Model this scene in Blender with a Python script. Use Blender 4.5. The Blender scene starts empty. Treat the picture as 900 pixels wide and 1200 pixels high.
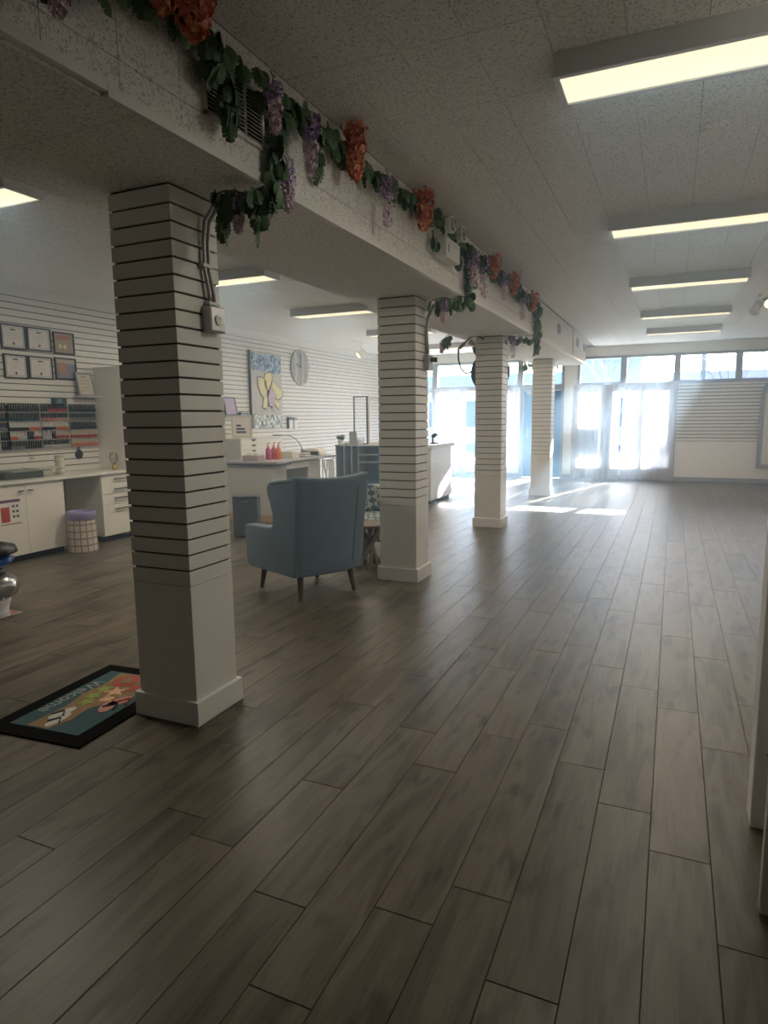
import bpy, math, random
from mathutils import Vector, Matrix
random.seed(7)
PI = math.pi
SC = bpy.context.scene
COL = SC.collection

# ------------------------------------------------------------------ camera
cam_d = bpy.data.cameras.new('camera')
cam = bpy.data.objects.new('camera', cam_d)
COL.objects.link(cam)
YAW, PITCH, ROLL, FPX, CH = 0.416, 0.144, -0.0113, 763.7, 1.4988
d = Vector((-math.sin(YAW)*math.cos(PITCH), math.cos(YAW)*math.cos(PITCH), -math.sin(PITCH)))
r = Vector((math.cos(YAW), math.sin(YAW), 0)); u = r.cross(d)
c_, s_ = math.cos(ROLL), math.sin(ROLL)
r2 = c_*r + s_*u; u2 = -s_*r + c_*u
M = Matrix((r2, u2, -d)).transposed().to_4x4()
M.translation = Vector((0, 0, CH))
cam.matrix_world = M
cam_d.sensor_fit = 'VERTICAL'
cam_d.sensor_height = 32.0
cam_d.lens = FPX/1200*32.0
cam_d.clip_start = 0.02
cam_d.clip_end = 400
SC.camera = cam

# ------------------------------------------------------------------ sky, sun, exposure
SUN_EL, SUN_AZ = math.radians(22.8), math.radians(14)
SKY_S, SUN_S, SKY_TINT = 0.54, 64.0, (0.74, 0.95, 1.36, 1)
world = bpy.data.worlds.new('world'); SC.world = world
world.use_nodes = True
wn = world.node_tree.nodes; wl = world.node_tree.links
sky = wn.new('ShaderNodeTexSky'); sky.sky_type = 'NISHITA'
sky.sun_disc = False
sky.sun_elevation = SUN_EL
sky.sun_rotation = SUN_AZ
sky.dust_density = 1.5
tint = wn.new('ShaderNodeMix'); tint.data_type = 'RGBA'; tint.blend_type = 'MULTIPLY'; tint.inputs['Factor'].default_value = 1.0
tint.inputs['B'].default_value = SKY_TINT
wl.new(sky.outputs[0], tint.inputs['A']); wl.new(tint.outputs['Result'], wn['Background'].inputs['Color'])
wn['Background'].inputs['Strength'].default_value = SKY_S
sun_d = bpy.data.lights.new('sun', 'SUN'); sun_d.energy = SUN_S; sun_d.angle = math.radians(0.6)
sun_d.color = (0.82, 0.92, 1.0)
sun = bpy.data.objects.new('sun', sun_d); COL.objects.link(sun)
sd = Vector((math.sin(SUN_AZ)*math.cos(SUN_EL), math.cos(SUN_AZ)*math.cos(SUN_EL), math.sin(SUN_EL)))
sun.rotation_euler = sd.to_track_quat('Z', 'Y').to_euler()
sun.location = sd*60
SC.view_settings.view_transform = 'Standard'
SC.view_settings.look = 'None'
SC.view_settings.exposure = 1.25
SC.view_settings.gamma = 1.0
SC.view_settings.use_curve_mapping = False
SC.cycles.use_denoising = True
SC.cycles.max_bounces = 10
SC.cycles.diffuse_bounces = 6
SC.cycles.transparent_max_bounces = 16
SC.cycles.sample_clamp_indirect = 6.0
LAMP_W, LAMP_W_DESK = 7.5, (10.0, 12.0, 13.0, 13.0, 13.0)            # watts of each ceiling fixture's tubes: open floor, desk side
GLARE = 0.048
LAMP_SHOW = (0.45, 0.385, 0.257)

# ------------------------------------------------------------------ materials
def nodes_of(name):
    m = bpy.data.materials.new(name); m.use_nodes = True
    nt = m.node_tree
    return m, nt, nt.nodes, nt.links, nt.nodes['Principled BSDF']

def mat(name, col, rough=0.5, metal=0.0, var=0.06, scale=18.0, bump=0.0, bscale=200.0, spec=0.5, rnd=0.0, sheen=0.0):
    m, nt, N, L, P = nodes_of(name)
    tc = N.new('ShaderNodeTexCoord')
    nz = N.new('ShaderNodeTexNoise'); nz.inputs['Scale'].default_value = scale; nz.inputs['Detail'].default_value = 4
    L.new(tc.outputs['Object'], nz.inputs['Vector'])
    hsv = N.new('ShaderNodeHueSaturation'); hsv.inputs['Color'].default_value = (*col, 1)
    mr = N.new('ShaderNodeMapRange'); mr.inputs['To Min'].default_value = 1-var; mr.inputs['To Max'].default_value = 1+var
    L.new(nz.outputs['Fac'], mr.inputs['Value'])
    val = mr.outputs[0]
    if rnd:
        oi = N.new('ShaderNodeObjectInfo')
        m2 = N.new('ShaderNodeMapRange'); m2.inputs['To Min'].default_value = 1-rnd; m2.inputs['To Max'].default_value = 1+rnd
        L.new(oi.outputs['Random'], m2.inputs['Value'])
        mm = N.new('ShaderNodeMath'); mm.operation = 'MULTIPLY'
        L.new(val, mm.inputs[0]); L.new(m2.outputs[0], mm.inputs[1]); val = mm.outputs[0]
    L.new(val, hsv.inputs['Value'])
    L.new(hsv.outputs[0], P.inputs['Base Color'])
    P.inputs['Roughness'].default_value = rough
    P.inputs['Metallic'].default_value = metal
    P.inputs['Specular IOR Level'].default_value = spec
    if sheen: P.inputs['Sheen Weight'].default_value = sheen
    if bump:
        b = N.new('ShaderNodeBump'); b.inputs['Strength'].default_value = bump; b.inputs['Distance'].default_value = 0.004
        n2 = N.new('ShaderNodeTexNoise'); n2.inputs['Scale'].default_value = bscale; n2.inputs['Detail'].default_value = 3
        L.new(tc.outputs['Object'], n2.inputs['Vector'])
        L.new(n2.outputs['Fac'], b.inputs['Height']); L.new(b.outputs[0], P.inputs['Normal'])
    return m

def emit(name, col, strength=1.0):
    m = bpy.data.materials.new(name); m.use_nodes = True
    N = m.node_tree.nodes; L = m.node_tree.links
    P = N['Principled BSDF']
    P.inputs['Base Color'].default_value = (0.6, 0.6, 0.55, 1)
    P.inputs['Emission Color'].default_value = (*col, 1)
    P.inputs['Emission Strength'].default_value = strength
    return m

def wood_floor():
    m, nt, N, L, P = nodes_of('oak_plank')
    geo = N.new('ShaderNodeNewGeometry')
    oi = N.new('ShaderNodeObjectInfo')
    at = N.new('ShaderNodeAttribute'); at.attribute_name = 'rnd'
    ad = N.new('ShaderNodeMath'); ad.operation = 'ADD'
    L.new(oi.outputs['Random'], ad.inputs[0]); L.new(at.outputs['Fac'], ad.inputs[1])
    fr = N.new('ShaderNodeMath'); fr.operation = 'FRACT'; L.new(ad.outputs[0], fr.inputs[0])
    ml = N.new('ShaderNodeMath'); ml.operation = 'MULTIPLY'; ml.inputs[1].default_value = 57.0; L.new(fr.outputs[0], ml.inputs[0])
    cx = N.new('ShaderNodeCombineXYZ'); L.new(ml.outputs[0], cx.inputs[0]); L.new(ml.outputs[0], cx.inputs[1]); L.new(ml.outputs[0], cx.inputs[2])
    va = N.new('ShaderNodeVectorMath'); va.operation = 'ADD'
    L.new(geo.outputs['Position'], va.inputs[0]); L.new(cx.outputs[0], va.inputs[1])
    def mapped(sx, sy):
        mp = N.new('ShaderNodeMapping'); mp.inputs['Scale'].default_value = (sx, sy, 1)
        L.new(va.outputs[0], mp.inputs['Vector']); return mp.outputs[0]
    # broad cathedral figure
    n1 = N.new('ShaderNodeTexNoise'); n1.inputs['Scale'].default_value = 1.0; n1.inputs['Detail'].default_value = 3; n1.inputs['Distortion'].default_value = 0.6
    L.new(mapped(9, 1.3), n1.inputs['Vector'])
    wv = N.new('ShaderNodeMath'); wv.operation = 'MULTIPLY'; wv.inputs[1].default_value = 17.0; L.new(n1.outputs['Fac'], wv.inputs[0])
    sn = N.new('ShaderNodeMath'); sn.operation = 'SINE'; L.new(wv.outputs[0], sn.inputs[0])
    # fine grain
    n2 = N.new('ShaderNodeTexNoise'); n2.inputs['Scale'].default_value = 1.0; n2.inputs['Detail'].default_value = 6
    L.new(mapped(140, 5), n2.inputs['Vector'])
    # knots, dark smudges
    n3 = N.new('ShaderNodeTexNoise'); n3.inputs['Scale'].default_value = 1.0; n3.inputs['Detail'].default_value = 2
    L.new(mapped(13, 4.2), n3.inputs['Vector'])
    k = N.new('ShaderNodeMapRange'); k.inputs['From Min'].default_value = 0.58; k.inputs['From Max'].default_value = 0.74
    L.new(n3.outputs['Fac'], k.inputs['Value'])
    cr = N.new('ShaderNodeValToRGB')
    e = cr.color_ramp.elements
    e[0].position = 0.0; e[0].color = (0.060, 0.049, 0.035, 1)
    e[1].position = 1.0; e[1].color = (0.198, 0.164, 0.120, 1)
    def lin(sock, a, b):
        x = N.new('ShaderNodeMath'); x.operation = 'MULTIPLY_ADD'; x.inputs[1].default_value = a; x.inputs[2].default_value = b
        L.new(sock, x.inputs[0]); return x.outputs[0]
    def add(a, b):
        x = N.new('ShaderNodeMath'); x.operation = 'ADD'; L.new(a, x.inputs[0]); L.new(b, x.inputs[1]); return x.outputs[0]
    t = add(lin(sn.outputs[0], 0.19, 0.0), lin(n2.outputs['Fac'], 0.70, -0.08))
    t = add(t, lin(fr.outputs[0], 0.34, 0.0))
    t = add(t, lin(k.outputs[0], -0.50, 0.0))
    L.new(t, cr.inputs['Fac'])
    L.new(cr.outputs[0], P.inputs['Base Color'])
    rr = N.new('ShaderNodeMath'); rr.operation = 'MULTIPLY_ADD'; rr.inputs[1].default_value = 0.03; rr.inputs[2].default_value = 0.36
    L.new(n2.outputs['Fac'], rr.inputs[0]); L.new(rr.outputs[0], P.inputs['Roughness'])
    P.inputs['Specular IOR Level'].default_value = 0.36
    b = N.new('ShaderNodeBump'); b.inputs['Strength'].default_value = 0.06; b.inputs['Distance'].default_value = 0.001
    L.new(n2.outputs['Fac'], b.inputs['Height']); L.new(b.outputs[0], P.inputs['Normal'])
    return m

def fissured(name, col):
    m, nt, N, L, P = nodes_of(name)
    geo = N.new('ShaderNodeNewGeometry')
    n1 = N.new('ShaderNodeTexNoise'); n1.inputs['Scale'].default_value = 85; n1.inputs['Detail'].default_value = 2; n1.inputs['Distortion'].default_value = 1.2
    L.new(geo.outputs['Position'], n1.inputs['Vector'])
    mr = N.new('ShaderNodeMapRange'); mr.inputs['From Min'].default_value = 0.54; mr.inputs['From Max'].default_value = 0.62
    L.new(n1.outputs['Fac'], mr.inputs['Value'])
    mx = N.new('ShaderNodeMix'); mx.data_type = 'RGBA'
    mx.inputs['A'].default_value = (*col, 1); mx.inputs['B'].default_value = (col[0]*0.62, col[1]*0.60, col[2]*0.57, 1)
    L.new(mr.outputs[0], mx.inputs['Factor'])
    L.new(mx.outputs['Result'], P.inputs['Base Color'])
    P.inputs['Roughness'].default_value = 0.85
    b = N.new('ShaderNodeBump'); b.inputs['Strength'].default_value = 0.5; b.inputs['Distance'].default_value = 0.003; b.invert = True
    L.new(mr.outputs[0], b.inputs['Height']); L.new(b.outputs[0], P.inputs['Normal'])
    return m

def glass(name, tint=(0.95, 0.98, 1.0), refl=0.10):
    m = bpy.data.materials.new(name); m.use_nodes = True
    N = m.node_tree.nodes; L = m.node_tree.links
    for n in list(N): N.remove(n)
    o = N.new('ShaderNodeOutputMaterial'); t = N.new('ShaderNodeBsdfTransparent'); t.inputs[0].default_value = (*tint, 1)
    g = N.new('ShaderNodeBsdfGlossy'); g.inputs['Roughness'].default_value = 0.02
    lw = N.new('ShaderNodeLayerWeight'); lw.inputs['Blend'].default_value = refl
    mx = N.new('ShaderNodeMixShader')
    L.new(lw.outputs['Fresnel'], mx.inputs[0]); L.new(t.outputs[0], mx.inputs[1]); L.new(g.outputs[0], mx.inputs[2])
    L.new(mx.outputs[0], o.inputs[0])
    return m

def sheer(name, col):
    m = bpy.data.materials.new(name); m.use_nodes = True
    N = m.node_tree.nodes; L = m.node_tree.links
    for n in list(N): N.remove(n)
    o = N.new('ShaderNodeOutputMaterial')
    df = N.new('ShaderNodeBsdfDiffuse'); tr = N.new('ShaderNodeBsdfTranslucent'); tp = N.new('ShaderNodeBsdfTransparent')
    tc = N.new('ShaderNodeTexCoord'); wv = N.new('ShaderNodeTexNoise'); wv.inputs['Scale'].default_value = 260
    L.new(tc.outputs['Object'], wv.inputs['Vector'])
    mr = N.new('ShaderNodeMapRange'); mr.inputs['To Min'].default_value = 0.03; mr.inputs['To Max'].default_value = 0.10
    L.new(wv.outputs['Fac'], mr.inputs['Value'])
    df.inputs[0].default_value = (0.90, 0.89, 0.90, 1); tr.inputs[0].default_value = (*col, 1)
    a = N.new('ShaderNodeMixShader'); a.inputs[0].default_value = 0.55
    L.new(df.outputs[0], a.inputs[1]); L.new(tr.outputs[0], a.inputs[2])
    b = N.new('ShaderNodeMixShader'); L.new(mr.outputs[0], b.inputs[0])
    L.new(a.outputs[0], b.inputs[1]); L.new(tp.outputs[0], b.inputs[2])
    L.new(b.outputs[0], o.inputs[0])
    return m

def geometric_fabric():
    m, nt, N, L, P = nodes_of('geometric_fabric')
    tc = N.new('ShaderNodeTexCoord')
    mp = N.new('ShaderNodeMapping'); mp.inputs['Rotation'].default_value = (0.6, 0.78, 0.785); mp.inputs['Scale'].default_value = (17, 17, 17)
    L.new(tc.outputs['Object'], mp.inputs['Vector'])
    ch = N.new('ShaderNodeTexChecker'); ch.inputs['Scale'].default_value = 1.0
    ch.inputs[1].default_value = (0.55, 0.58, 0.55, 1); ch.inputs[2].default_value = (0.10, 0.17, 0.23, 1)
    L.new(mp.outputs[0], ch.inputs['Vector']); L.new(ch.outputs[0], P.inputs['Base Color'])
    P.inputs['Roughness'].default_value = 0.9
    return m

def plaid():
    m, nt, N, L, P = nodes_of('windowpane_check')
    tc = N.new('ShaderNodeTexCoord'); sp = N.new('ShaderNodeSeparateXYZ'); L.new(tc.outputs['UV'], sp.inputs[0])
    def stripe(s, f):
        a = N.new('ShaderNodeMath'); a.operation = 'MULTIPLY'; a.inputs[1].default_value = f; L.new(s, a.inputs[0])
        b = N.new('ShaderNodeMath'); b.operation = 'FRACT'; L.new(a.outputs[0], b.inputs[0])
        c = N.new('ShaderNodeMath'); c.operation = 'LESS_THAN'; c.inputs[1].default_value = 0.2; L.new(b.outputs[0], c.inputs[0]); return c.outputs[0]
    mx = N.new('ShaderNodeMath'); mx.operation = 'MAXIMUM'; L.new(stripe(sp.outputs[0], 14), mx.inputs[0]); L.new(stripe(sp.outputs[1], 5.5), mx.inputs[1])
    mc = N.new('ShaderNodeMix'); mc.data_type = 'RGBA'; mc.inputs['A'].default_value = (0.66, 0.60, 0.52, 1); mc.inputs['B'].default_value = (0.28, 0.22, 0.20, 1)
    L.new(mx.outputs[0], mc.inputs['Factor']); L.new(mc.outputs['Result'], P.inputs['Base Color'])
    P.inputs['Roughness'].default_value = 0.8
    return m

def mosaic(name, c1, c2, scale=60):
    m, nt, N, L, P = nodes_of(name)
    tc = N.new('ShaderNodeTexCoord'); v = N.new('ShaderNodeTexVoronoi'); v.inputs['Scale'].default_value = scale
    L.new(tc.outputs['Object'], v.inputs['Vector'])
    cr = N.new('ShaderNodeValToRGB'); sp = N.new('ShaderNodeSeparateColor'); L.new(v.outputs['Color'], sp.inputs[0]); L.new(sp.outputs[0], cr.inputs[0])
    cr.color_ramp.elements[0].color = (*c1, 1); cr.color_ramp.elements[1].color = (*c2, 1)
    cr.color_ramp.interpolation = 'LINEAR'
    L.new(cr.outputs[0], P.inputs['Base Color']); P.inputs['Roughness'].default_value = 0.35
    b = N.new('ShaderNodeBump'); b.inputs['Strength'].default_value = 0.6; b.inputs['Distance'].default_value = 0.004
    L.new(v.outputs['Distance'], b.inputs['Height']); L.new(b.outputs[0], P.inputs['Normal'])
    return m

def grain(name, c1, c2, sx=60, sy=3, sz=3, rough=0.6):
    m, nt, N, L, P = nodes_of(name)
    tc = N.new('ShaderNodeTexCoord'); mp = N.new('ShaderNodeMapping'); mp.inputs['Scale'].default_value = (sx, sy, sz)
    L.new(tc.outputs['Object'], mp.inputs['Vector'])
    n = N.new('ShaderNodeTexNoise'); n.inputs['Scale'].default_value = 1; n.inputs['Detail'].default_value = 5; L.new(mp.outputs[0], n.inputs['Vector'])
    cr = N.new('ShaderNodeValToRGB'); cr.color_ramp.elements[0].position = .3; cr.color_ramp.elements[1].position = .7
    cr.color_ramp.elements[0].color = (*c1, 1); cr.color_ramp.elements[1].color = (*c2, 1)
    L.new(n.outputs['Fac'], cr.inputs[0]); L.new(cr.outputs[0], P.inputs['Base Color']); P.inputs['Roughness'].default_value = rough
    return m

MT = {}
MT['plank'] = wood_floor()
MT['subfloor'] = mat('subfloor', (0.03, 0.024, 0.018), 0.9)
MT['tile'] = fissured('fissured_tile', (0.90, 0.89, 0.86))
MT['tileback'] = mat('tile_backing', (0.30, 0.29, 0.27), 0.9)
MT['wall'] = mat('white_wall_paint', (0.86, 0.85, 0.82), 0.55, var=0.03, scale=3, bump=0.05, bscale=300)
MT['slat'] = mat('white_slatwall', (0.78, 0.77, 0.73), 0.42, var=0.03, scale=4)
MT['groove_shade'] = mat('slatwall_groove_shade', (0.07, 0.06, 0.048), 0.8)  # dark brown puts the grooves' shadow into the backing colour
MT['trim'] = mat('white_trim_gloss', (0.80, 0.79, 0.76), 0.35, var=0.02)
MT['frame'] = mat('grey_blue_frame', (0.34, 0.37, 0.42), 0.4, var=0.03)
MT['bluedoor'] = mat('blue_door_paint', (0.10, 0.26, 0.46), 0.4, var=0.04)
MT['glass'] = glass('window_glass')
MT['plex'] = glass('clear_acrylic', (0.97, 0.97, 0.97), 0.2)
MT['curtain'] = sheer('sheer_white_curtain', (0.27, 0.265, 0.28))
MT['lampbody'] = mat('fixture_white', (0.66, 0.67, 0.68), 0.45, var=0.02)
MT['diffuser'] = emit('lit_diffuser', LAMP_SHOW, 1.0)
MT['leaf'] = mat('leaf_green', (0.105, 0.20, 0.10), 0.5, var=0.35, scale=12, rnd=0.35)
MT['leafpale'] = mat('leaf_pale_green', (0.16, 0.27, 0.13), 0.55, var=0.3, scale=12, rnd=0.3)
MT['vine'] = mat('vine_stem', (0.22, 0.24, 0.12), 0.7)
MT['purple'] = mat('wisteria_lilac', (0.52, 0.36, 0.66), 0.7, var=0.35, scale=30)
MT['lilac'] = mat('wisteria_pale', (0.80, 0.66, 0.75), 0.7, var=0.25, scale=30)
MT['orange'] = mat('blossom_coral', (0.72, 0.24, 0.16), 0.65, var=0.45, scale=26)
MT['peach'] = mat('blossom_peach', (0.85, 0.47, 0.28), 0.65, var=0.3, scale=26)
MT['conduit'] = mat('galvanised_conduit', (0.42, 0.42, 0.41), 0.4, 0.6)
MT['metal'] = mat('brushed_metal', (0.55, 0.55, 0.55), 0.3, 1.0)
MT['darkmetal'] = mat('dark_nickel', (0.20, 0.20, 0.20), 0.35, 0.8)
MT['chrome'] = mat('polished_chrome', (0.80, 0.81, 0.83), 0.12, 1.0)
MT['black'] = mat('black_plastic', (0.015, 0.015, 0.016), 0.4)
MT['blackframe'] = mat('black_frame_wood', (0.014, 0.013, 0.012), 0.5)
MT['paper'] = mat('certificate_paper', (0.78, 0.76, 0.74), 0.7, var=0.03)
MT['ink'] = mat('printed_ink', (0.09, 0.08, 0.09), 0.7)
MT['white'] = mat('white_laminate', (0.80, 0.78, 0.72), 0.45, var=0.02)
MT['whiteplastic'] = mat('white_plastic', (0.80, 0.80, 0.78), 0.4, var=0.02)
MT['greycab'] = mat('grey_and_shade_laminate', (0.55, 0.55, 0.51), 0.5, var=0.02)
MT['stone'] = mosaic('grey_stone_top', (0.20, 0.20, 0.21), (0.50, 0.50, 0.50), 90)
MT['counterwhite'] = mat('pale_worktop', (0.72, 0.71, 0.66), 0.3, var=0.06)
MT['marble'] = mat('pale_marble_laminate', (0.72, 0.72, 0.73), 0.25, var=0.15, scale=5)
MT['darkgap'] = mat('dark_plinth', (0.02, 0.02, 0.02), 0.8)
MT['oak'] = grain('pale_oak_trim', (0.42, 0.26, 0.15), (0.58, 0.40, 0.26), 4, 40, 40)
MT['walnut'] = grain('dark_walnut', (0.07, 0.035, 0.02), (0.15, 0.075, 0.04), 50, 50, 4)
MT['drift'] = grain('driftwood', (0.12, 0.09, 0.07), (0.26, 0.20, 0.16), 40, 40, 5)
MT['armchair'] = mat('slate_blue_velvet', (0.145, 0.225, 0.30), 0.85, var=0.12, scale=9, bump=0.25, bscale=500, sheen=0.4)
MT['geo'] = geometric_fabric()
MT['plaid'] = plaid()
MT['liner'] = mat('lilac_liner', (0.30, 0.25, 0.47), 0.4, var=0.2, scale=14)
MT['binplastic'] = mat('charcoal_plastic', (0.075, 0.078, 0.085), 0.5)
MT['shelfblue'] = mat('slate_blue_laminate', (0.12, 0.19, 0.31), 0.45)
MT['gold'] = mat('brass', (0.72, 0.50, 0.16), 0.3, 1.0)
MT['teal'] = mat('teal_print', (0.035, 0.10, 0.115), 0.8, var=0.25)
MT['sand'] = mat('sand_print', (0.32, 0.20, 0.10), 0.85, var=0.35, scale=10)
MT['red'] = mat('red_print', (0.48, 0.085, 0.06), 0.8, var=0.2)
MT['lime'] = mat('lime_print', (0.34, 0.40, 0.08), 0.8, var=0.2)
MT['pinkp'] = mat('pink_print', (0.66, 0.30, 0.24), 0.8, var=0.2)
MT['navy'] = mat('navy_print', (0.03, 0.035, 0.10), 0.8)
MT['cream'] = mat('cream_print', (0.70, 0.68, 0.58), 0.8)
MT['rubber'] = mat('black_rubber_mat', (0.004, 0.004, 0.004), 0.95, bump=0.4, bscale=300, spec=0.12)
MT['artwood'] = grain('weathered_art_board', (0.40, 0.37, 0.34), (0.62, 0.60, 0.57), 30, 60, 3)
MT['clockwood'] = grain('weathered_clock_wood', (0.36, 0.33, 0.33), (0.62, 0.59, 0.58), 30, 30, 3)
MT['mosblue'] = mosaic('blue_mosaic', (0.02, 0.03, 0.14), (0.42, 0.62, 0.76), 20)
MT['mosgreen'] = mosaic('green_mosaic', (0.005, 0.02, 0.015), (0.80, 0.86, 0.76), 20)
MT['yellow'] = mat('pale_yellow_petal', (0.74, 0.68, 0.36), 0.6)
MT['mauve'] = mat('mauve_petal', (0.50, 0.38, 0.52), 0.6)
MT['mirror'] = mat('mirror_silver', (0.86, 0.88, 0.90), 0.05, 1.0, var=0.0)
MT['asphalt'] = mat('asphalt', (0.16, 0.16, 0.17), 0.9, scale=4)
MT['sidewalk'] = mat('concrete_pavement', (0.46, 0.45, 0.43), 0.85, scale=3)
MT['bark'] = mat('grey_bark', (0.26, 0.24, 0.23), 0.9, var=0.3)
def C(name, col, rough=0.5, **k):
    if name not in MT: MT[name] = mat(name, col, rough, **k)
    return MT[name]

# ------------------------------------------------------------------ mesh builder
class MB:
    def __init__(s): s.v = []; s.f = []; s.m = []; s.uv = None; s.rnd = None
    def box(s, x0, y0, z0, x1, y1, z1, m=0):
        n = len(s.v)
        s.v += [(x0,y0,z0),(x1,y0,z0),(x1,y1,z0),(x0,y1,z0),(x0,y0,z1),(x1,y0,z1),(x1,y1,z1),(x0,y1,z1)]
        s.f += [(n,n+3,n+2,n+1),(n+4,n+5,n+6,n+7),(n,n+1,n+5,n+4),(n+1,n+2,n+6,n+5),(n+2,n+3,n+7,n+6),(n+3,n,n+4,n+7)]
        s.m += [m]*6; return s
    def obox(s, c, ax, ay, az, m=0):   # oriented box: centre and three half-axis vectors
        n = len(s.v); c = Vector(c); ax = Vector(ax); ay = Vector(ay); az = Vector(az)
        for sx, sy, sz in ((-1,-1,-1),(1,-1,-1),(1,1,-1),(-1,1,-1),(-1,-1,1),(1,-1,1),(1,1,1),(-1,1,1)):
            s.v.append(tuple(c+sx*ax+sy*ay+sz*az))
        s.f += [(n,n+3,n+2,n+1),(n+4,n+5,n+6,n+7),(n,n+1,n+5,n+4),(n+1,n+2,n+6,n+5),(n+2,n+3,n+7,n+6),(n+3,n,n+4,n+7)]
        s.m += [m]*6; return s
    def tube(s, pts, rad, n=8, m=0, cap=True):
        pts = [Vector(p) for p in pts]; base = len(s.v)
        rads = rad if isinstance(rad, (list, tuple)) else [rad]*len(pts)
        ref = None
        for i, p in enumerate(pts):
            t = (pts[min(i+1, len(pts)-1)] - pts[max(i-1, 0)]).normalized()
            if ref is None:
                ref = t.orthogonal().normalized()
            else:
                ref = (ref - t*ref.dot(t)).normalized()
            b = t.cross(ref)
            for k in range(n):
                a = 2*PI*k/n
                s.v.append(tuple(p + rads[i]*(math.cos(a)*ref + math.sin(a)*b)))
        for i in range(len(pts)-1):
            for k in range(n):
                a = base+i*n+k; b2 = base+i*n+(k+1) % n
                s.f.append((a, b2, b2+n, a+n)); s.m.append(m)
        if cap:
            s.f.append(tuple(base+k for k in reversed(range(n)))); s.m.append(m)
            e = base+(len(pts)-1)*n
            s.f.append(tuple(e+k for k in range(n))); s.m.append(m)
        return s
    def lathe(s, prof, c=(0,0,0), n=16, m=0, sx=1, sy=1, axis='z'):
        base = len(s.v)
        for (rr, z) in prof:
            for k in range(n):
                a = 2*PI*k/n; p = (rr*math.cos(a)*sx, rr*math.sin(a)*sy, z)
                if axis == 'x': p = (p[2], p[0], p[1])
                if axis == 'y': p = (p[0], -p[2], p[1])
                s.v.append((c[0]+p[0], c[1]+p[1], c[2]+p[2]))
        for i in range(len(prof)-1):
            for k in range(n):
                a = base+i*n+k; b = base+i*n+(k+1) % n
                s.f.append((a, b, b+n, a+n)); s.m.append(m)
        s.f.append(tuple(base+k for k in reversed(range(n)))); s.m.append(m)
        e = base+(len(prof)-1)*n
        s.f.append(tuple(e+k for k in range(n))); s.m.append(m)
        return s
    def prism(s, poly, o, ax, ay, az, m=0):   # 2-D polygon in (ax, ay) from o, extruded by vector az
        o = Vector(o); ax = Vector(ax); ay = Vector(ay); az = Vector(az); n = len(poly); base = len(s.v)
        for (a, b) in poly: s.v.append(tuple(o+a*ax+b*ay))
        for (a, b) in poly: s.v.append(tuple(o+a*ax+b*ay+az))
        s.f.append(tuple(base+k for k in reversed(range(n)))); s.f.append(tuple(base+n+k for k in range(n)))
        s.m += [m, m]
        for k in range(n):
            k2 = (k+1) % n
            s.f.append((base+k, base+k2, base+n+k2, base+n+k)); s.m.append(m)
        return s
    def mesh(s, name, mats, smooth=False):
        me = bpy.data.meshes.new(name); me.from_pydata(s.v, [], s.f)
        for mm in (mats if isinstance(mats, (list, tuple)) else [mats]): me.materials.append(mm)
        if any(s.m): me.polygons.foreach_set('material_index', s.m)
        if smooth: me.polygons.foreach_set('use_smooth', [True]*len(me.polygons))
        me.update(); return me
    def build(s, name, mats, parent=None, smooth=False, bevel=0, segs=2, loc=None):
        return place(name, s.mesh(name, mats, smooth), parent, bevel, segs, loc)

def place(name, me, parent=None, bevel=0, segs=2, loc=None):
    o = bpy.data.objects.new(name, me); COL.objects.link(o)
    if parent is not None: o.parent = parent
    if loc is not None: o.location = loc
    if bevel:
        b = o.modifiers.new('bevel', 'BEVEL'); b.width = bevel; b.segments = segs; b.limit_method = 'ANGLE'; b.angle_limit = 0.6
    return o

def tag(o, label, cat, group=None, kind=None):
    o['label'] = label; o['category'] = cat
    if group: o['group'] = group
    if kind: o['kind'] = kind
    return o
def thing(name, label, cat, loc=(0,0,0), rz=0, group=None, kind=None):
    o = bpy.data.objects.new(name, None); COL.objects.link(o); o.empty_display_size = 0.1
    o.location = loc; o.rotation_euler = (0, 0, rz)
    return tag(o, label, cat, group, kind)
def box(name, m, x0, y0, z0, x1, y1, z1, parent=None, bevel=0, segs=2):
    return MB().box(x0, y0, z0, x1, y1, z1).build(name, m, parent, bevel=bevel, segs=segs)
def copy_thing(t, label, loc, rz=0):
    c = t.copy(); COL.objects.link(c); c.location = loc; c.rotation_euler = (0, 0, rz); c['label'] = label
    for ch in list(t.children):
        k = ch.copy(); COL.objects.link(k); k.parent = c
        for g in list(ch.children):
            q = g.copy(); COL.objects.link(q); q.parent = k
    return c

# ------------------------------------------------------------------ room dimensions
XL, XR, YB, YF, ZC = -7.0, 2.5, -3.0, 16.08, 3.06
BX0, BX1, BZ, BYE = -2.69, -1.737, 2.541, 14.4      # bulkhead beam
def in_frame(x, y, z, mx=60):
    q = Vector((x, y, z-CH)); dz = q.dot(d)
    if dz < 0.15: return None
    px = 450+FPX*q.dot(r2)/dz; py = 600-FPX*q.dot(u2)/dz
    return dz if -mx < px < 900+mx and -mx < py < 1200+mx else None

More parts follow.
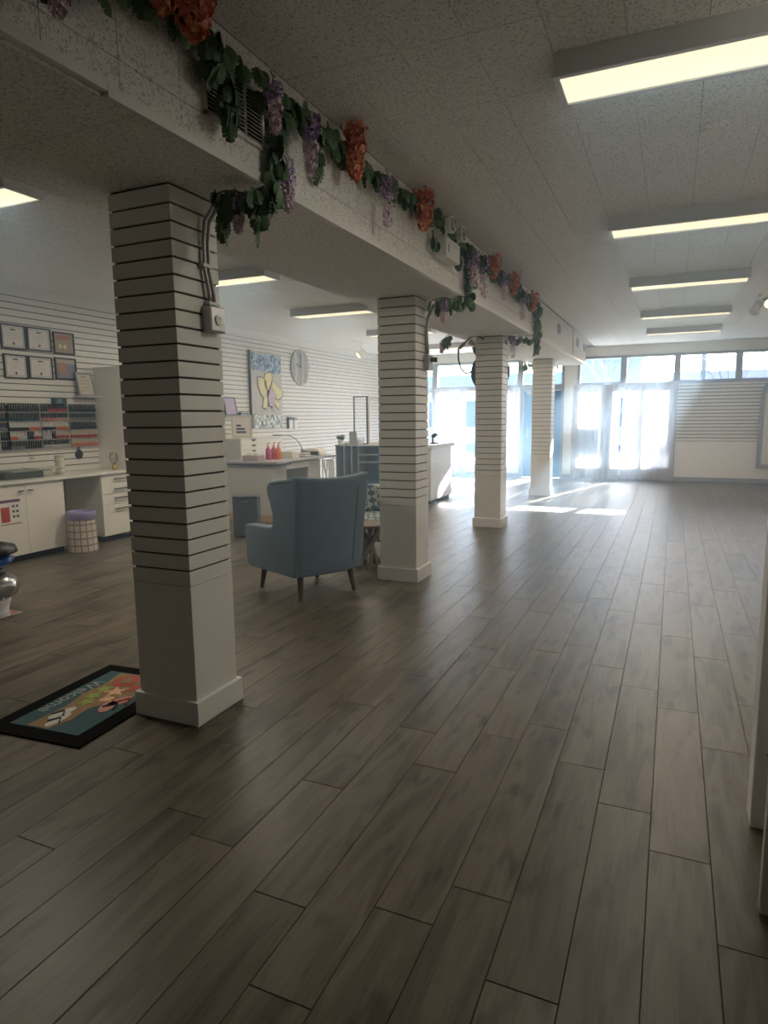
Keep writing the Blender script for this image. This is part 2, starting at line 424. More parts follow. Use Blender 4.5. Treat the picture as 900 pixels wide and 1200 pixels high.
def slab(mb, x0, y0, z0, x1, y1, z1, ch=0.0015, up=True, rnd=None):
    # a board with a small chamfer round its show face (top if up, else underside)
    n = len(mb.v); zs = (z0, z1-ch, z1) if up else (z1, z0+ch, z0)
    for z, i in ((zs[0], 0), (zs[1], 0), (zs[2], ch)):
        mb.v += [(x0+i, y0+i, z), (x1-i, y0+i, z), (x1-i, y1-i, z), (x0+i, y1-i, z)]
    fs = [(n, n+3, n+2, n+1), (n+8, n+9, n+10, n+11)]
    for b in (0, 4):
        for k in range(4):
            k2 = (k+1) % 4
            fs.append((n+b+k, n+b+k2, n+b+4+k2, n+b+4+k))
    if not up: fs = [tuple(reversed(f)) for f in fs]
    mb.f += fs; mb.m += [0]*len(fs)
    if rnd is not None: mb.rnd = (mb.rnd or []) + [rnd]*len(fs)
    return mb

def lay_pieces(name, mass_name, cells, material, parent, up, limit=300, gap=0.001, th=0.009, zshow=0.0):
    vis = []; rest = []
    for c in cells:
        x0, y0, x1, y1 = c
        best = None
        for ax in (0.05, 0.5, 0.95):
            for ay in (0.02, 0.35, 0.65, 0.98):
                q = in_frame(x0+ax*(x1-x0), y0+ay*(y1-y0), zshow, 25)
                if q is not None and (best is None or q < best): best = q
        (vis.append((best, c)) if best is not None else rest.append(c))
    vis.sort(key=lambda t: t[0])
    rest += [c for _, c in vis[limit:]]
    cache = {}
    for q, (x0, y0, x1, y1) in vis[:limit]:
        w = round(x1-x0, 3); l = round(y1-y0, 3)
        if (w, l) not in cache:
            mb = MB()
            z0, z1 = (-th, 0) if up else (0, th)
            slab(mb, -w/2+gap, -l/2+gap, z0, w/2-gap, l/2-gap, z1, up=up)
            cache[(w, l)] = mb.mesh(name, material)
        place(name, cache[(w, l)], parent, loc=((x0+x1)/2, (y0+y1)/2, zshow + random.uniform(-0.0003, 0.0003)))
    if rest:
        mb = MB()
        for (x0, y0, x1, y1) in rest:
            z0, z1 = (zshow-th, zshow) if up else (zshow, zshow+th)
            slab(mb, x0+gap, y0+gap, z0, x1-gap, y1-gap, z1, up=up, rnd=random.random())
        me = mb.mesh(mass_name, material)
        a = me.attributes.new('rnd', 'FLOAT', 'FACE'); a.data.foreach_set('value', mb.rnd)
        o = place(mass_name, me, parent); o['kind'] = 'stuff'

# ------------------------------------------------------------------ floor of oak planks
floor = box('floor', MT['subfloor'], XL-0.2, YB-0.2, -0.12, XR+0.2, YF+0.2, -0.0085)
tag(floor, 'grey brown oak plank floor running through the whole shop', 'floor', kind='structure')
PW, PL = 0.1925, 1.22
known = {0: 2.263, 1: 1.898, -1: 2.49, -2: 1.525, -3: 1.83, -5: 1.263}
cells = []
for k in range(-37, 13):
    x0 = -0.0065 + PW*k; x1 = x0+PW
    x0 = max(x0, XL); x1 = min(x1, XR)
    if x1-x0 < 0.02: continue
    off = known.get(k, random.Random(k*13+5).uniform(0, PL))
    y = off - PL*math.ceil((off-YB)/PL)
    while y < YF:
        a, b = max(y, YB), min(y+PL, YF)
        if b-a > 0.03: cells.append((x0, a, x1, b))
        y += PL
lay_pieces('plank', 'outlying_planks', cells, MT['plank'], floor, True)

# ------------------------------------------------------------------ ceiling of fissured tiles
ceiling = box('ceiling', MT['tileback'], XL-0.2, YB-0.2, ZC+0.0125, XR+0.2, YF+0.2, ZC+0.16)
tag(ceiling, 'off white fissured tile ceiling above the shop', 'ceiling', kind='structure')
cells = []
TX, TY = 0.305, 0.61
for k in range(-24, 11):
    for j in range(-12, 22):
        x0 = -0.25+TX*k; y0 = 4.06+TY*j
        for (a, b) in ((XL, BX0), (BX1, XR)):
            xa, xb = max(x0, a), min(x0+TX, b); ya, yb = max(y0, YB), min(y0+TY, YF)
            if xb-xa > 0.02 and yb-ya > 0.02: cells.append((xa, ya, xb, yb))
lay_pieces('ceiling_tile', 'outlying_ceiling_tiles', cells, MT['tile'], ceiling, False, gap=0.0012, th=0.012, zshow=ZC)

# ------------------------------------------------------------------ bulkhead beam along the columns
beam = box('beam', MT['tileback'], BX0+0.012, YB, BZ+0.012, BX1-0.012, BYE-0.012, ZC+0.0125)
tag(beam, 'low tiled bulkhead beam carried on the four columns', 'beam', kind='structure')
fmesh = {}
def fascia_tile(y0, y1, z0, z1):
    key = (round(y1-y0, 3), round(z1-z0, 3))
    if key not in fmesh:
        w, h = key; g = 0.0012; c = 0.0015
        mb = MB(); n = 0
        for x, i in ((-0.012, 0), (-c, 0), (0, c)):
            mb.v += [(x, -w/2+g+i, -h/2+g+i), (x, w/2-g-i, -h/2+g+i), (x, w/2-g-i, h/2-g-i), (x, -w/2+g+i, h/2-g-i)]
        mb.f = [(0, 3, 2, 1), (8, 9, 10, 11)] + [(b+k, b+(k+1) % 4, b+4+(k+1) % 4, b+4+k) for b in (0, 4) for k in range(4)]
        mb.m = [0]*10
        fmesh[key] = mb.mesh('fascia_tile', MT['tile'])
    place('fascia_tile', fmesh[key], beam, loc=(BX1, (y0+y1)/2, (z0+z1)/2))
y = 1.50-0.3*15
while y < BYE-0.012:
    y1 = min(y+0.3, BYE)
    if y1 > 0.9:
        for (z0, z1) in ((2.578, 2.68), (2.68, 2.985), (2.985, 3.06)):
            if y1-y > 0.02: fascia_tile(max(y, YB), y1, z0, z1)
    y += 0.3
box('fascia_board', MT['tile'], BX1-0.012, YB, BZ+0.03, BX1, 0.9, ZC, beam)
box('fascia_board', MT['tile'], BX0, YB, BZ+0.002, BX0+0.012, BYE, ZC, beam)
box('fascia_board', MT['tile'], BX0, BYE-0.012, BZ+0.002, BX1, BYE, ZC, beam)
y = YB
while y < BYE-0.02:
    y1 = min(y+0.61, BYE-0.012)
    for (xa, xb) in ((BX0+0.012, -2.2135), (-2.2135, BX1-0.012)):
        if y1 > 0.5: slab(MB(), xa+0.0012, y+0.0012, BZ, xb-0.0012, y1-0.0012, BZ+0.012, up=False).build('soffit_tile', MT['tile'], beam)
    y += 0.61
box('corner_trim', MT['trim'], BX1-0.012, YB, BZ+0.010, BX1+0.016, 1.73, BZ+0.046, beam, bevel=0.002)
box('corner_trim', MT['trim'], BX1-0.012, 1.735, BZ-0.003, BX1+0.012, 8.8, BZ+0.037, beam, bevel=0.002)
box('corner_trim', MT['trim'], BX1-0.012, 8.803, BZ-0.003, BX1+0.012, BYE, BZ+0.037, beam, bevel=0.002)
box('top_trim', MT['darkmetal'], BX1-0.002, 8.9, ZC-0.018, BX1+0.008, 12.5, ZC-0.003, beam)
box('seam_trim', MT['darkmetal'], BX1-0.002, 12.48, BZ+0.04, BX1+0.006, 12.50, ZC-0.018, beam)

# ------------------------------------------------------------------ slat-clad columns
CX1, CWX, CWY = -2.086, 0.361, 0.324
SP, ZT = 0.0762, 0.7013
def column(y, label):
    t = thing('column', label, 'column', (CX1-CWX/2, y+CWY/2, 0), kind='structure', group='slatwall columns')
    hx, hy = CWX/2, CWY/2
    box('core', MT['groove_shade'], -hx+0.011, -hy+0.011, 0, hx-0.011, hy-0.011, BZ, t)
    box('base_panel', MT['slat'], -hx, -hy, 0.118, hx, hy, ZT-0.002, t, bevel=0.002)
    for k in range(23):
        z0 = ZT + SP*k + (0.0048 if k else 0.001)
        box('slat', MT['slat'], -hx, -hy, z0, hx, hy, ZT+SP*(k+1)-0.0048, t, bevel=0.0015, segs=1)
    box('slat', MT['slat'], -hx, -hy, ZT+SP*23+0.0048, hx, hy, BZ-0.012, t, bevel=0.0015, segs=1)
    box('baseboard', MT['trim'], -hx-0.022, -hy-0.022, 0, hx+0.022, hy+0.022, 0.123, t, bevel=0.004)
    return t
CY = (2.412, 5.44, 8.61, 12.46)
column(CY[0], 'white slatwall column beside the welcome mat')
column(CY[1], 'white slatwall column just behind the blue armchair')
column(CY[2], 'white slatwall column with the looped black cord')
column(CY[3], 'white slatwall column in front of the blue door, furthest of the four')

# ------------------------------------------------------------------ walls
def slat_run(parent, kind, a0, a1, z0, z1):
    n = int(round((z1-z0)/SP))
    for k in range(n):
        za, zb = z0+SP*k+0.0055, z0+SP*(k+1)-0.0055
        if kind == 'left': box('slat', MT['slat'], XL-0.012, a0, za, XL, a1, zb, parent)
        else: box('slat', MT['slat'], a0, YF, za+0.003, a1, YF+0.012, zb-0.003, parent)
wl_ = box('wall_left', MT['groove_shade'], XL-0.2, YB-0.2, -0.1, XL-0.011, YF+0.2, ZC+0.1)
tag(wl_, 'long white slatwall on the side with the framed certificates', 'wall', kind='structure')
z0 = 2.926-SP*29
slat_run(wl_, 'left', YB, YF, z0, 2.926)
box('top_board', MT['slat'], XL-0.012, YB, 2.929, XL, YF, ZC, wl_)
box('bottom_board', MT['slat'], XL-0.012, YB, 0, XL, YF, z0-0.002, wl_)
wr = box('wall_right', MT['wall'], XR, YB-0.2, -0.1, XR+0.15, YF+0.2, ZC+0.1)
tag(wr, 'plain white wall closing the shop opposite the slatwall', 'wall', kind='structure')
wb = box('wall_back', MT['wall'], XL-0.2, YB-0.15, -0.1, XR+0.15, YB, ZC+0.1)
tag(wb, 'plain white rear wall facing the shop windows', 'wall', kind='structure')
wp = box('wall_partition', MT['wall'], 0.325, 2.54, 0, XR, 2.66, ZC, bevel=0.004)
tag(wp, 'white partition wall end with a socket, standing out at the right edge', 'wall', kind='structure')

mb = MB(); Y0, Y1 = YF, YF+0.2
for (xa, xb, za, zb) in ((XL, XR, 2.84, ZC), (XL, -6.05, 0, 2.84), (-6.05, -3.42, 0, 0.24), (-2.40, -2.11, 0, 2.84),
                         (-2.11, 0.0, 0, 0.22), (2.36, XR, 2.17, 2.84)):
    mb.box(xa, Y0, za, xb, Y1, zb)
wf = mb.build('wall_far', MT['wall'])
tag(wf, 'white street wall that holds the shop windows and blue door', 'wall', kind='structure')
box('slat_backing', MT['groove_shade'], 0.0, YF+0.011, 0.88, XR, Y1, 2.17, wf)
box('lower_panel', MT['wall'], 0.0, YF, 0.0, XR, Y1, 0.897, wf)
box('end_board', MT['frame'], 0.0, YF-0.006, 0.09, 0.055, YF+0.012, 2.17, wf)
slat_run(wf, 'far', 0.056, XR, 0.90, 0.90+SP*16)
box('top_board', MT['slat'], 0.056, YF, 0.90+SP*16+0.003, XR, YF+0.012, 2.17, wf)
for i, (xa, xb) in enumerate(((XL, -3.42), (-2.40, XR))):
    b = box('baseboard_far' if i == 0 else 'baseboard_street', MT['frame'], xa, YF-0.014, 0, xb, YF, 0.10, bevel=0.003)
    tag(b, ('grey skirting under the curtained windows beside the blue door' if i == 0 else 'grey skirting below the slatted end wall and tall curtains'), 'baseboard', kind='structure')

WN = [0]
def window(x0, x1, z0, z1, label, bars=(), side=0.065, top=0.055, bot=0.075, yoff=0.0, wide=0.07, fm='frame'):
    WN[0] += 1
    mb = MB(); ya, yb = YF-0.02, YF+0.14
    mb.box(x0, ya, z1-top, x1, yb, z1); mb.box(x0, ya, z0, x1, yb, z0+bot)
    mb.box(x0, ya, z0+bot, x0+side, yb, z1-top); mb.box(x1-side, ya, z0+bot, x1, yb, z1-top)
    w = mb.build('window_%d' % WN[0], MT[fm], bevel=0.004)
    tag(w, label, 'window', kind='structure')
    edges = [x0+side]
    for b in bars:
        bx, bw = b if isinstance(b, tuple) else (b, wide)
        box('mullion', MT[fm], bx-bw/2, ya, z0+bot, bx+bw/2, yb, z1-top, w, bevel=0.004)
        edges += [bx-bw/2, bx+bw/2]
    edges.append(x1-side)
    for i in range(0, len(edges), 2):
        box('pane', MT['glass'], edges[i], YF+0.06, z0+bot, edges[i+1], YF+0.066, z1-top, w)
    return w
window(-6.05, -5.635, 2.17, 2.84, 'narrow transom window next to the left corner pier')
window(-5.635, -3.445, 2.17, 2.84, 'wide transom window left of the blue door', bars=(-4.35,))
window(-3.445, -2.40, 2.17, 2.84, 'transom window straight above the blue door')
window(-2.11, -1.09, 2.17, 2.84, 'transom window showing bare branches, beside the white post')
window(-1.09, 0.025, 2.17, 2.84, 'transom window above the second tall curtain from the post')
window(0.025, 1.23, 2.17, 2.84, 'transom window showing a utility pole, above the slatted end wall')
window(1.23, 2.36, 2.17, 2.84, 'transom window nearest the right wall, with shaded roof behind')
window(-6.05, -5.635, 0.24, 2.17, 'narrow tall window by the left corner pier')
window(-5.635, -3.445, 0.24, 2.17, 'tall shop window behind the left hand curtains', bars=(-4.4,), fm='trim')
window(-2.11, 0.0, 0.22, 2.17, 'tall shop window behind the pair of drawn curtains', bars=((-1.40, 0.23), (-0.66, 0.075)))

# street door
dr = MB().box(-3.445, YF-0.03, 0, -3.36, YF+0.14, 2.17).box(-2.46, YF-0.03, 0, -2.40, YF+0.14, 2.17).box(-3.36, YF-0.03, 2.10, -2.46, YF+0.14, 2.17).build('door_1', MT['frame'], bevel=0.004)
tag(dr, 'blue framed glass street door behind the furthest column', 'door', kind='structure')
leaf = MB().box(-3.355, YF+0.02, 0.01, -3.16, YF+0.07, 2.095).box(-2.64, YF+0.02, 0.01, -2.465, YF+0.07, 2.095)\
    .box(-3.16, YF+0.02, 1.95, -2.64, YF+0.07, 2.095).box(-3.16, YF+0.02, 0.01, -2.64, YF+0.07, 0.24).build('door_leaf', MT['bluedoor'], dr, bevel=0.004)
box('pane', MT['glass'], -3.16, YF+0.04, 0.24, -2.64, YF+0.048, 1.95, leaf)
MB().tube([(-2.60, YF+0.02, 0.92), (-2.60, YF-0.05, 0.92), (-2.48, YF-0.05, 0.92)], 0.012).build('handle', MT['darkmetal'], leaf)
MB().tube([(-3.24, YF+0.02, 0.98), (-3.24, YF-0.045, 0.98), (-3.24, YF-0.045, 1.22), (-3.24, YF+0.02, 1.22)], 0.011).build('handle', MT['gold'], leaf)
box('door_closer', MT['metal'], -3.28, YF-0.03, 2.0, -3.06, YF+0.02, 2.06, leaf, bevel=0.006)

# curtains
def curtain(x0, x1, ztop, zbot, folds, amp, label, y=YF-0.075, seed=1):
    rg = random.Random(seed); n = int(folds*10); mb = MB(); rows = 16
    ph = [rg.uniform(0, 6.28) for _ in range(4)]
    for j in range(rows+1):
        tz = j/rows
        for i in range(n+1):
            s = i/n; a = amp*(0.55+0.45*tz)
            yy = y + a*math.sin(2*PI*folds*s+ph[0]+0.5*math.sin(3*tz+ph[1])) + 0.5*a*math.sin(2*PI*folds*0.43*s+ph[2])
            xx = x0+(x1-x0)*s + 0.012*math.sin(5*tz+ph[3]+7*s)
            zz = ztop + (zbot-ztop)*tz + (0.012*math.sin(2*PI*folds*0.5*s+ph[1]) if j == rows else 0)
            mb.v.append((xx, yy, zz))
    for j in range(rows):
        for i in range(n):
            a = j*(n+1)+i; mb.f.append((a, a+1, a+n+2, a+n+1)); mb.m.append(0)
    t = thing('curtain', label, 'curtain', ((x0+x1)/2, y, 0), group='sheer window curtains')
    for k, v in enumerate(mb.v): mb.v[k] = (v[0]-(x0+x1)/2, v[1]-y, v[2])
    mb.build('cloth', MT['curtain'], t, smooth=True)
    hx = (x1-x0)/2
    MB().tube([(-hx-0.03, 0, ztop-0.018), (hx+0.03, 0, ztop-0.018)], 0.009).build('rod', MT['whiteplastic'], t)
    for s in (-1, 1): box('bracket', MT['whiteplastic'], s*hx-0.012, 0, ztop-0.04, s*hx+0.012, 0.05, ztop-0.005, t)
    return t
curtain(-6.08, -5.78, 2.21, 0.03, 7, 0.022, 'sheer white curtain in the far left corner', seed=2)
curtain(-5.69, -5.05, 2.21, 0.03, 5, 0.018, 'sheer white curtain with diagonal branch shadows, behind the reception counter', seed=3)
curtain(-4.97, -4.80, 2.21, 0.03, 5, 0.026, 'narrow bunched white curtain beside the bare strip of glass', seed=4)
curtain(-3.86, -3.50, 2.21, 0.30, 4, 0.02, 'short sheer white curtain immediately left of the blue door', seed=5)
curtain(-2.19, -1.13, 2.215, 0.02, 8, 0.016, 'sheer white curtain with a dark sign shadow, next to the white post', seed=6)
curtain(-1.08, 0.05, 2.225, 0.02, 8, 0.016, 'sheer white curtain meeting the slatted end wall', seed=7)

s = box('window_poster', C('poster_back', (0.30, 0.30, 0.33)), -2.05, YF+0.072, 0.56, -1.54, YF+0.076, 1.25)
tag(s, 'rectangular poster stuck on the shop window, seen through the curtain', 'poster')
# ------------------------------------------------------------------ ceiling lights
LW_, LD_, LH_ = 1.24, 0.30, 0.095
def make_light(label, x, y):
    t = thing('ceiling_light', label, 'ceiling light', (x, y, ZC), group='surface ceiling lights')
    mb = MB(); hx, hy = LW_/2, LD_/2
    mb.box(-hx, -hy, -LH_, hx, -hy+0.012, 0).box(-hx, hy-0.012, -LH_, hx, hy, 0)
    mb.box(-hx, -hy+0.012, -LH_, -hx+0.012, hy-0.012, 0).box(hx-0.012, -hy+0.012, -LH_, hx, hy-0.012, 0)
    mb.box(-hx+0.012, -hy+0.012, -0.02, hx-0.012, hy-0.012, -0.004)
    mb.build('housing', MT['lampbody'], t, bevel=0.002)
    mb = MB(); a = 0.022
    mb.box(-hx-0.006, -hy-0.006, -LH_-0.01, hx+0.006, -hy+a, -LH_).box(-hx-0.006, hy-a, -LH_-0.01, hx+0.006, hy+0.006, -LH_)
    mb.box(-hx-0.006, -hy+a, -LH_-0.01, -hx+a, hy-a, -LH_).box(hx-a, -hy+a, -LH_-0.01, hx+0.006, hy-a, -LH_)
    mb.build('rim', MT['lampbody'], t, bevel=0.002)
    box('diffuser', MT['diffuser'], -hx+0.014, -hy+0.014, -LH_+0.001, hx-0.014, hy-0.014, -LH_+0.007, t)
    return t
def tubes(t):
    ld = bpy.data.lights.new('fluorescent_tubes', 'AREA'); ld.shape = 'RECTANGLE'; ld.size = LW_-0.08; ld.size_y = LD_-0.06
    ld.energy = LAMP_W; ld.color = (1.0, 0.94, 0.80)
    lo = bpy.data.objects.new('fluorescent_tubes', ld); COL.objects.link(lo); lo.parent = t
    lo.location = (0, 0, -LH_-0.012)
L0 = make_light('lit ceiling light nearest the camera, upper right of the photo', 0.07, 3.28)
tubes(L0)                                             # copied with each fixture
words = ['second', 'third', 'fourth', 'fifth']
for i, y in enumerate((5.90, 8.47, 11.10, 13.35)):
    t = copy_thing(L0, words[i] + ' lit ceiling light from the camera in the row over the open floor', (0.07+0.006*i, y, ZC))
LLY = (3.16, 6.03, 8.52, 11.1, 13.85)
lab = ['lit ceiling light over the pedicure corner, cut by the left photo edge', 'lit ceiling light just behind the nearest column',
       'lit ceiling light above the desks between the first two columns', 'lit ceiling light seen beside the second column top',
       'lit ceiling light closest to the street windows on the desk side']
for i, y in enumerate(LLY):
    t = copy_thing(L0, lab[i], (-4.53 if i < 4 else -4.45, y, ZC))
    for ch in t.children:
        if ch.type == 'LIGHT':
            ch.data = ch.data.copy(); ch.data.energy = LAMP_W_DESK[i]

# smoke alarm ring
MB().lathe([(0.075, 0), (0.075, -0.012), (0.06, -0.03), (0.0005, -0.032)]).build('smoke_alarm', MT['tile'], smooth=False, loc=(0.13, 4.25, ZC))
tag(bpy.data.objects['smoke_alarm'], 'flat round white disc on the ceiling between the first two right lights', 'smoke alarm')

# ------------------------------------------------------------------ track spotlights
def spot(label, x, y, drop, aim, lit=True):
    t = thing('track_spotlight', label, 'spotlight', (x, y, ZC), group='ceiling track spotlights')
    box('track', MT['whiteplastic'], -0.02, -0.35, -0.025, 0.02, 0.35, 0, t, bevel=0.003)
    MB().tube([(0, 0, -0.02), (0, 0, -drop)], 0.008).build('stem', MT['whiteplastic'], t)
    a = Vector(aim).normalized(); c = Vector((0, 0, -drop-0.03))
    head = MB().tube([c-a*0.09, c-a*0.085, c+a*0.02, c+a*0.075], [0.035, 0.05, 0.062, 0.075], n=14).build('lamp_head', MT['whiteplastic'], t)
    MB().tube([c+a*0.074, c+a*0.078], 0.062, n=14).build('bulb', emit('spot_glow_%d' % len(bpy.data.materials), (2.2, 1.7, 0.75), 1.0) if lit else MT['metal'], head)
    return t
spot('white track spotlight angled down near the upper right photo edge', 0.97, 10.55, 0.10, (-0.45, -0.35, -0.8), lit=False)
spot('white track spotlight with a glowing yellow bulb at the right photo edge', 1.10, 10.55, 0.02, (0.2, -0.8, -0.5))
spot('white track spotlight lit yellow, over the slatted wall with the clock', -6.05, 12.6, 0.20, (-0.6, -0.55, -0.6))

# ------------------------------------------------------------------ beam fittings
v = thing('air_vent', 'large white louvred air vent on the beam under the garland', 'air vent', (BX1, 2.435, 2.80), group='beam air vents')
w_, h_ = 0.205, 0.12
MB().box(0, -w_, -h_, 0.012, w_, -h_+0.016).box(0, -w_, h_-0.016, 0.012, w_, h_).box(0, -w_, -h_, 0.012, -w_+0.016, h_).box(0, w_-0.016, -h_, 0.012, w_, h_)\
    .box(0, -0.066, -h_, 0.011, -0.056, h_).box(0, 0.062, -h_, 0.011, 0.072, h_).build('vent_frame', MT['trim'], v, bevel=0.001)
box('duct_back', MT['darkgap'], 0.0003, -w_+0.016, -h_+0.016, 0.0015, w_-0.016, h_-0.016, v)
for k in range(13):
    zz = -h_+0.024+k*0.0162
    for (ya, yb) in ((-w_+0.017, -0.067), (-0.055, 0.061), (0.073, w_-0.017)):
        MB().obox((0.0065, (ya+yb)/2, zz), (0.0045, 0, -0.0035), (0, (yb-ya)/2, 0), (0.0008, 0, 0.001)).build('louvre', MT['trim'], v)
for y, lb in ((10.9, 'small square air vent on the beam, first past the garland end'), (13.1, 'small narrow air vent in the middle of the beam far end'), (14.1, 'small narrow air vent closest to the beam tip')):
    v = thing('air_vent', lb, 'air vent', (BX1, y, 2.86), group='beam air vents')
    MB().box(0.0, -0.14, -0.075, 0.008, 0.14, -0.06).box(0, -0.14, 0.06, 0.008, 0.14, 0.075).box(0, -0.14, -0.06, 0.008, -0.12, 0.06).box(0, 0.12, -0.06, 0.008, 0.14, 0.06).build('vent_frame', MT['frame'], v)
    for k in range(6): MB().obox((0.005, -0.1+k*0.04, 0), (0.004, 0.009, 0), (-0.001, 0.001, 0), (0, 0, 0.06)).build('louvre', MT['frame'], v)

t = thing('emergency_light', 'white twin headed emergency light unit hung on the beam', 'emergency light', (BX1, 5.08, 2.80))
box('battery_case', MT['whiteplastic'], 0, -0.17, -0.10, 0.11, 0.17, 0.05, t, bevel=0.012)
box('test_panel', MT['black'], 0.1105, -0.13, -0.06, 0.1125, -0.115, 0.0, t)
for y in (-0.12, 0.17):
    h = MB().tube([(0.07, y, 0.05), (0.10, y, 0.10)], 0.012).lathe([(0.03, -0.03), (0.055, -0.02), (0.062, 0.02), (0.062, 0.03)], (0.11, y, 0.135), n=16, axis='x').build('lamp_head', MT['whiteplastic'], t, smooth=False)
    MB().lathe([(0.05, 0), (0.03, 0.01), (0.001, 0.014)], (0.141, y, 0.135), n=16, axis='x').build('lens', MT['plex'], h)

# ------------------------------------------------------------------ conduits, outlet boxes
t = thing('conduit', 'pair of grey conduits curving down the nearest column to an outlet box', 'conduit', (CX1, 2.62, 0))
for i, (dx, dy) in enumerate(((0.02, -0.012), (0.02, 0.02))):
    pts = [(0.20, 0.06+dy, 2.535), (0.13, 0.05+dy, 2.53), (0.07, 0.03+dy, 2.50), (0.03, 0.005+dy, 2.42), (dx, dy, 2.33), (dx, dy, 2.2), (dx+0.004, 0.02+dy, 2.10), (dx, 0.03+dy, 2.03)]
    MB().tube(pts, 0.010, n=8).build('pipe', MT['conduit'], t, smooth=True)
for z, yy in ((2.22, 0.0), (2.05, 0.03)): box('strap', MT['conduit'], 0, yy-0.035, z-0.008, 0.033, yy+0.045, z+0.008, t)
t = thing('outlet_box', 'grey metal outlet box with a round socket on the nearest column', 'outlet', (CX1, 2.65, 1.975))
box('box', MT['conduit'], 0, -0.055, -0.06, 0.05, 0.055, 0.06, t, bevel=0.004)
box('cover', MT['metal'], 0.05, -0.05, -0.055, 0.054, 0.05, 0.055, t, bevel=0.002)
MB().lathe([(0.024, 0), (0.024, 0.005), (0.018, 0.006)], (0.054, 0, -0.005), n=18, axis='x').build('socket', MT['whiteplastic'], t)
for yy in (-0.009, 0.006): box('slot', MT['black'], 0.0601, yy, 0.0, 0.0608, yy+0.003, 0.010, t)
t = thing('wall_plate', 'small beige switch plate above the far edge of the nearest outlet box', 'switch plate', (CX1, CY[0]+CWY-0.02, 2.04))
box('plate', MT['whiteplastic'], 0, -0.02, -0.04, 0.006, 0.012, 0.04, t, bevel=0.002)

t = thing('conduit', 'single dark conduit bending onto the second column', 'conduit', (CX1, 5.66, 0))
MB().tube([(0.22, 0.10, 2.53), (0.14, 0.08, 2.525), (0.07, 0.05, 2.48), (0.03, 0.02, 2.38), (0.02, 0.0, 2.25), (0.02, 0.03, 2.06)], 0.016, n=8).build('pipe', MT['conduit'], t, smooth=True)
t = thing('outlet_box', 'dark outlet box with plug on the second column', 'outlet', (CX1, 5.68, 1.99))
box('box', MT['frame'], 0, -0.055, -0.075, 0.055, 0.055, 0.06, t, bevel=0.004)
MB().tube([(0.05, 0.0, 0.02), (0.11, 0.02, 0.02)], 0.022).build('plug', MT['darkmetal'], t)

t = thing('cord', 'black cord looped beside the top of the third column', 'cord', (CX1-CWX, 8.7, 0))
MB().tube([(0.12, -0.12, 2.50), (0.03, -0.13, 2.55), (-0.06, -0.12, 2.54), (-0.16, -0.1, 2.46), (-0.24, -0.08, 2.40), (-0.25, -0.06, 2.28), (-0.22, -0.04, 2.14), (-0.15, -0.02, 2.07), (-0.08, 0.0, 2.10)], 0.012, n=8).build('cable', MT['black'], t, smooth=True)
MB().tube([(-0.15, -0.1, 2.47), (-0.22, -0.09, 2.41)], 0.024).build('inline_switch', MT['darkmetal'], t)

t = thing('round_sign', 'dark blue round sign on the street side of the third column', 'sign', (-2.345, CY[2]+CWY+0.045, 2.10))
MB().lathe([(0.255, -0.02), (0.268, 0.0), (0.255, 0.02)], n=32, axis='y').build('disc', MT['bluedoor'], t)
MB().lathe([(0.266, -0.024), (0.276, 0.0), (0.266, 0.024)], n=32, axis='y').build('rim', MT['navy'], t)
box('bracket', MT['darkmetal'], -0.05, -0.06, -0.03, 0.05, -0.02, 0.03, t)
t = thing('wall_lamp', 'brown necked lamp fitting beside the third column top', 'lamp', (CX1-CWX, 8.78, 2.33))
MB().box(-0.03, -0.03, -0.03, 0, 0.03, 0.03).tube([(-0.02, 0, 0), (-0.06, 0, 0.04), (-0.075, 0, 0.10)], 0.028).build('neck', MT['walnut'], t)
MB().tube([(-0.05, 0, 0.13), (-0.13, 0, 0.17)], [0.02, 0.045]).build('cap', MT['oak'], t)

t = thing('wall_outlet', 'white double socket low on the partition wall at the right edge', 'outlet', (0.365, 2.54, 0.315))
box('plate', MT['whiteplastic'], -0.03, -0.006, -0.055, 0.04, 0, 0.055, t, bevel=0.002)
for z in (-0.022, 0.022):
    MB().box(-0.012, -0.009, z-0.014, 0.022, -0.006, z+0.014).box(-0.004, -0.0095, z-0.004, -0.001, -0.009, z+0.006, 1).box(0.010, -0.0095, z-0.004, 0.013, -0.009, z+0.006, 1).build('socket', [MT['whiteplastic'], MT['black']], t)
t = thing('door_panel', 'white door leaf standing ajar before the partition at the right photo edge', 'door leaf', (0.305, 2.06, 0))
box('leaf', MT['trim'], 0, 0, 0.012, 0.80, 0.038, 2.05, t, bevel=0.004)
box('hinge', MT['metal'], 0.796, 0.039, 0.25, 0.83, 0.046, 0.35, t); box('hinge', MT['metal'], 0.796, 0.039, 1.7, 0.83, 0.046, 1.8, t)
MB().tube([(0.06, 0, 1.0), (0.06, -0.05, 1.0), (0.17, -0.05, 1.0)], 0.009).build('lever', MT['metal'], t)

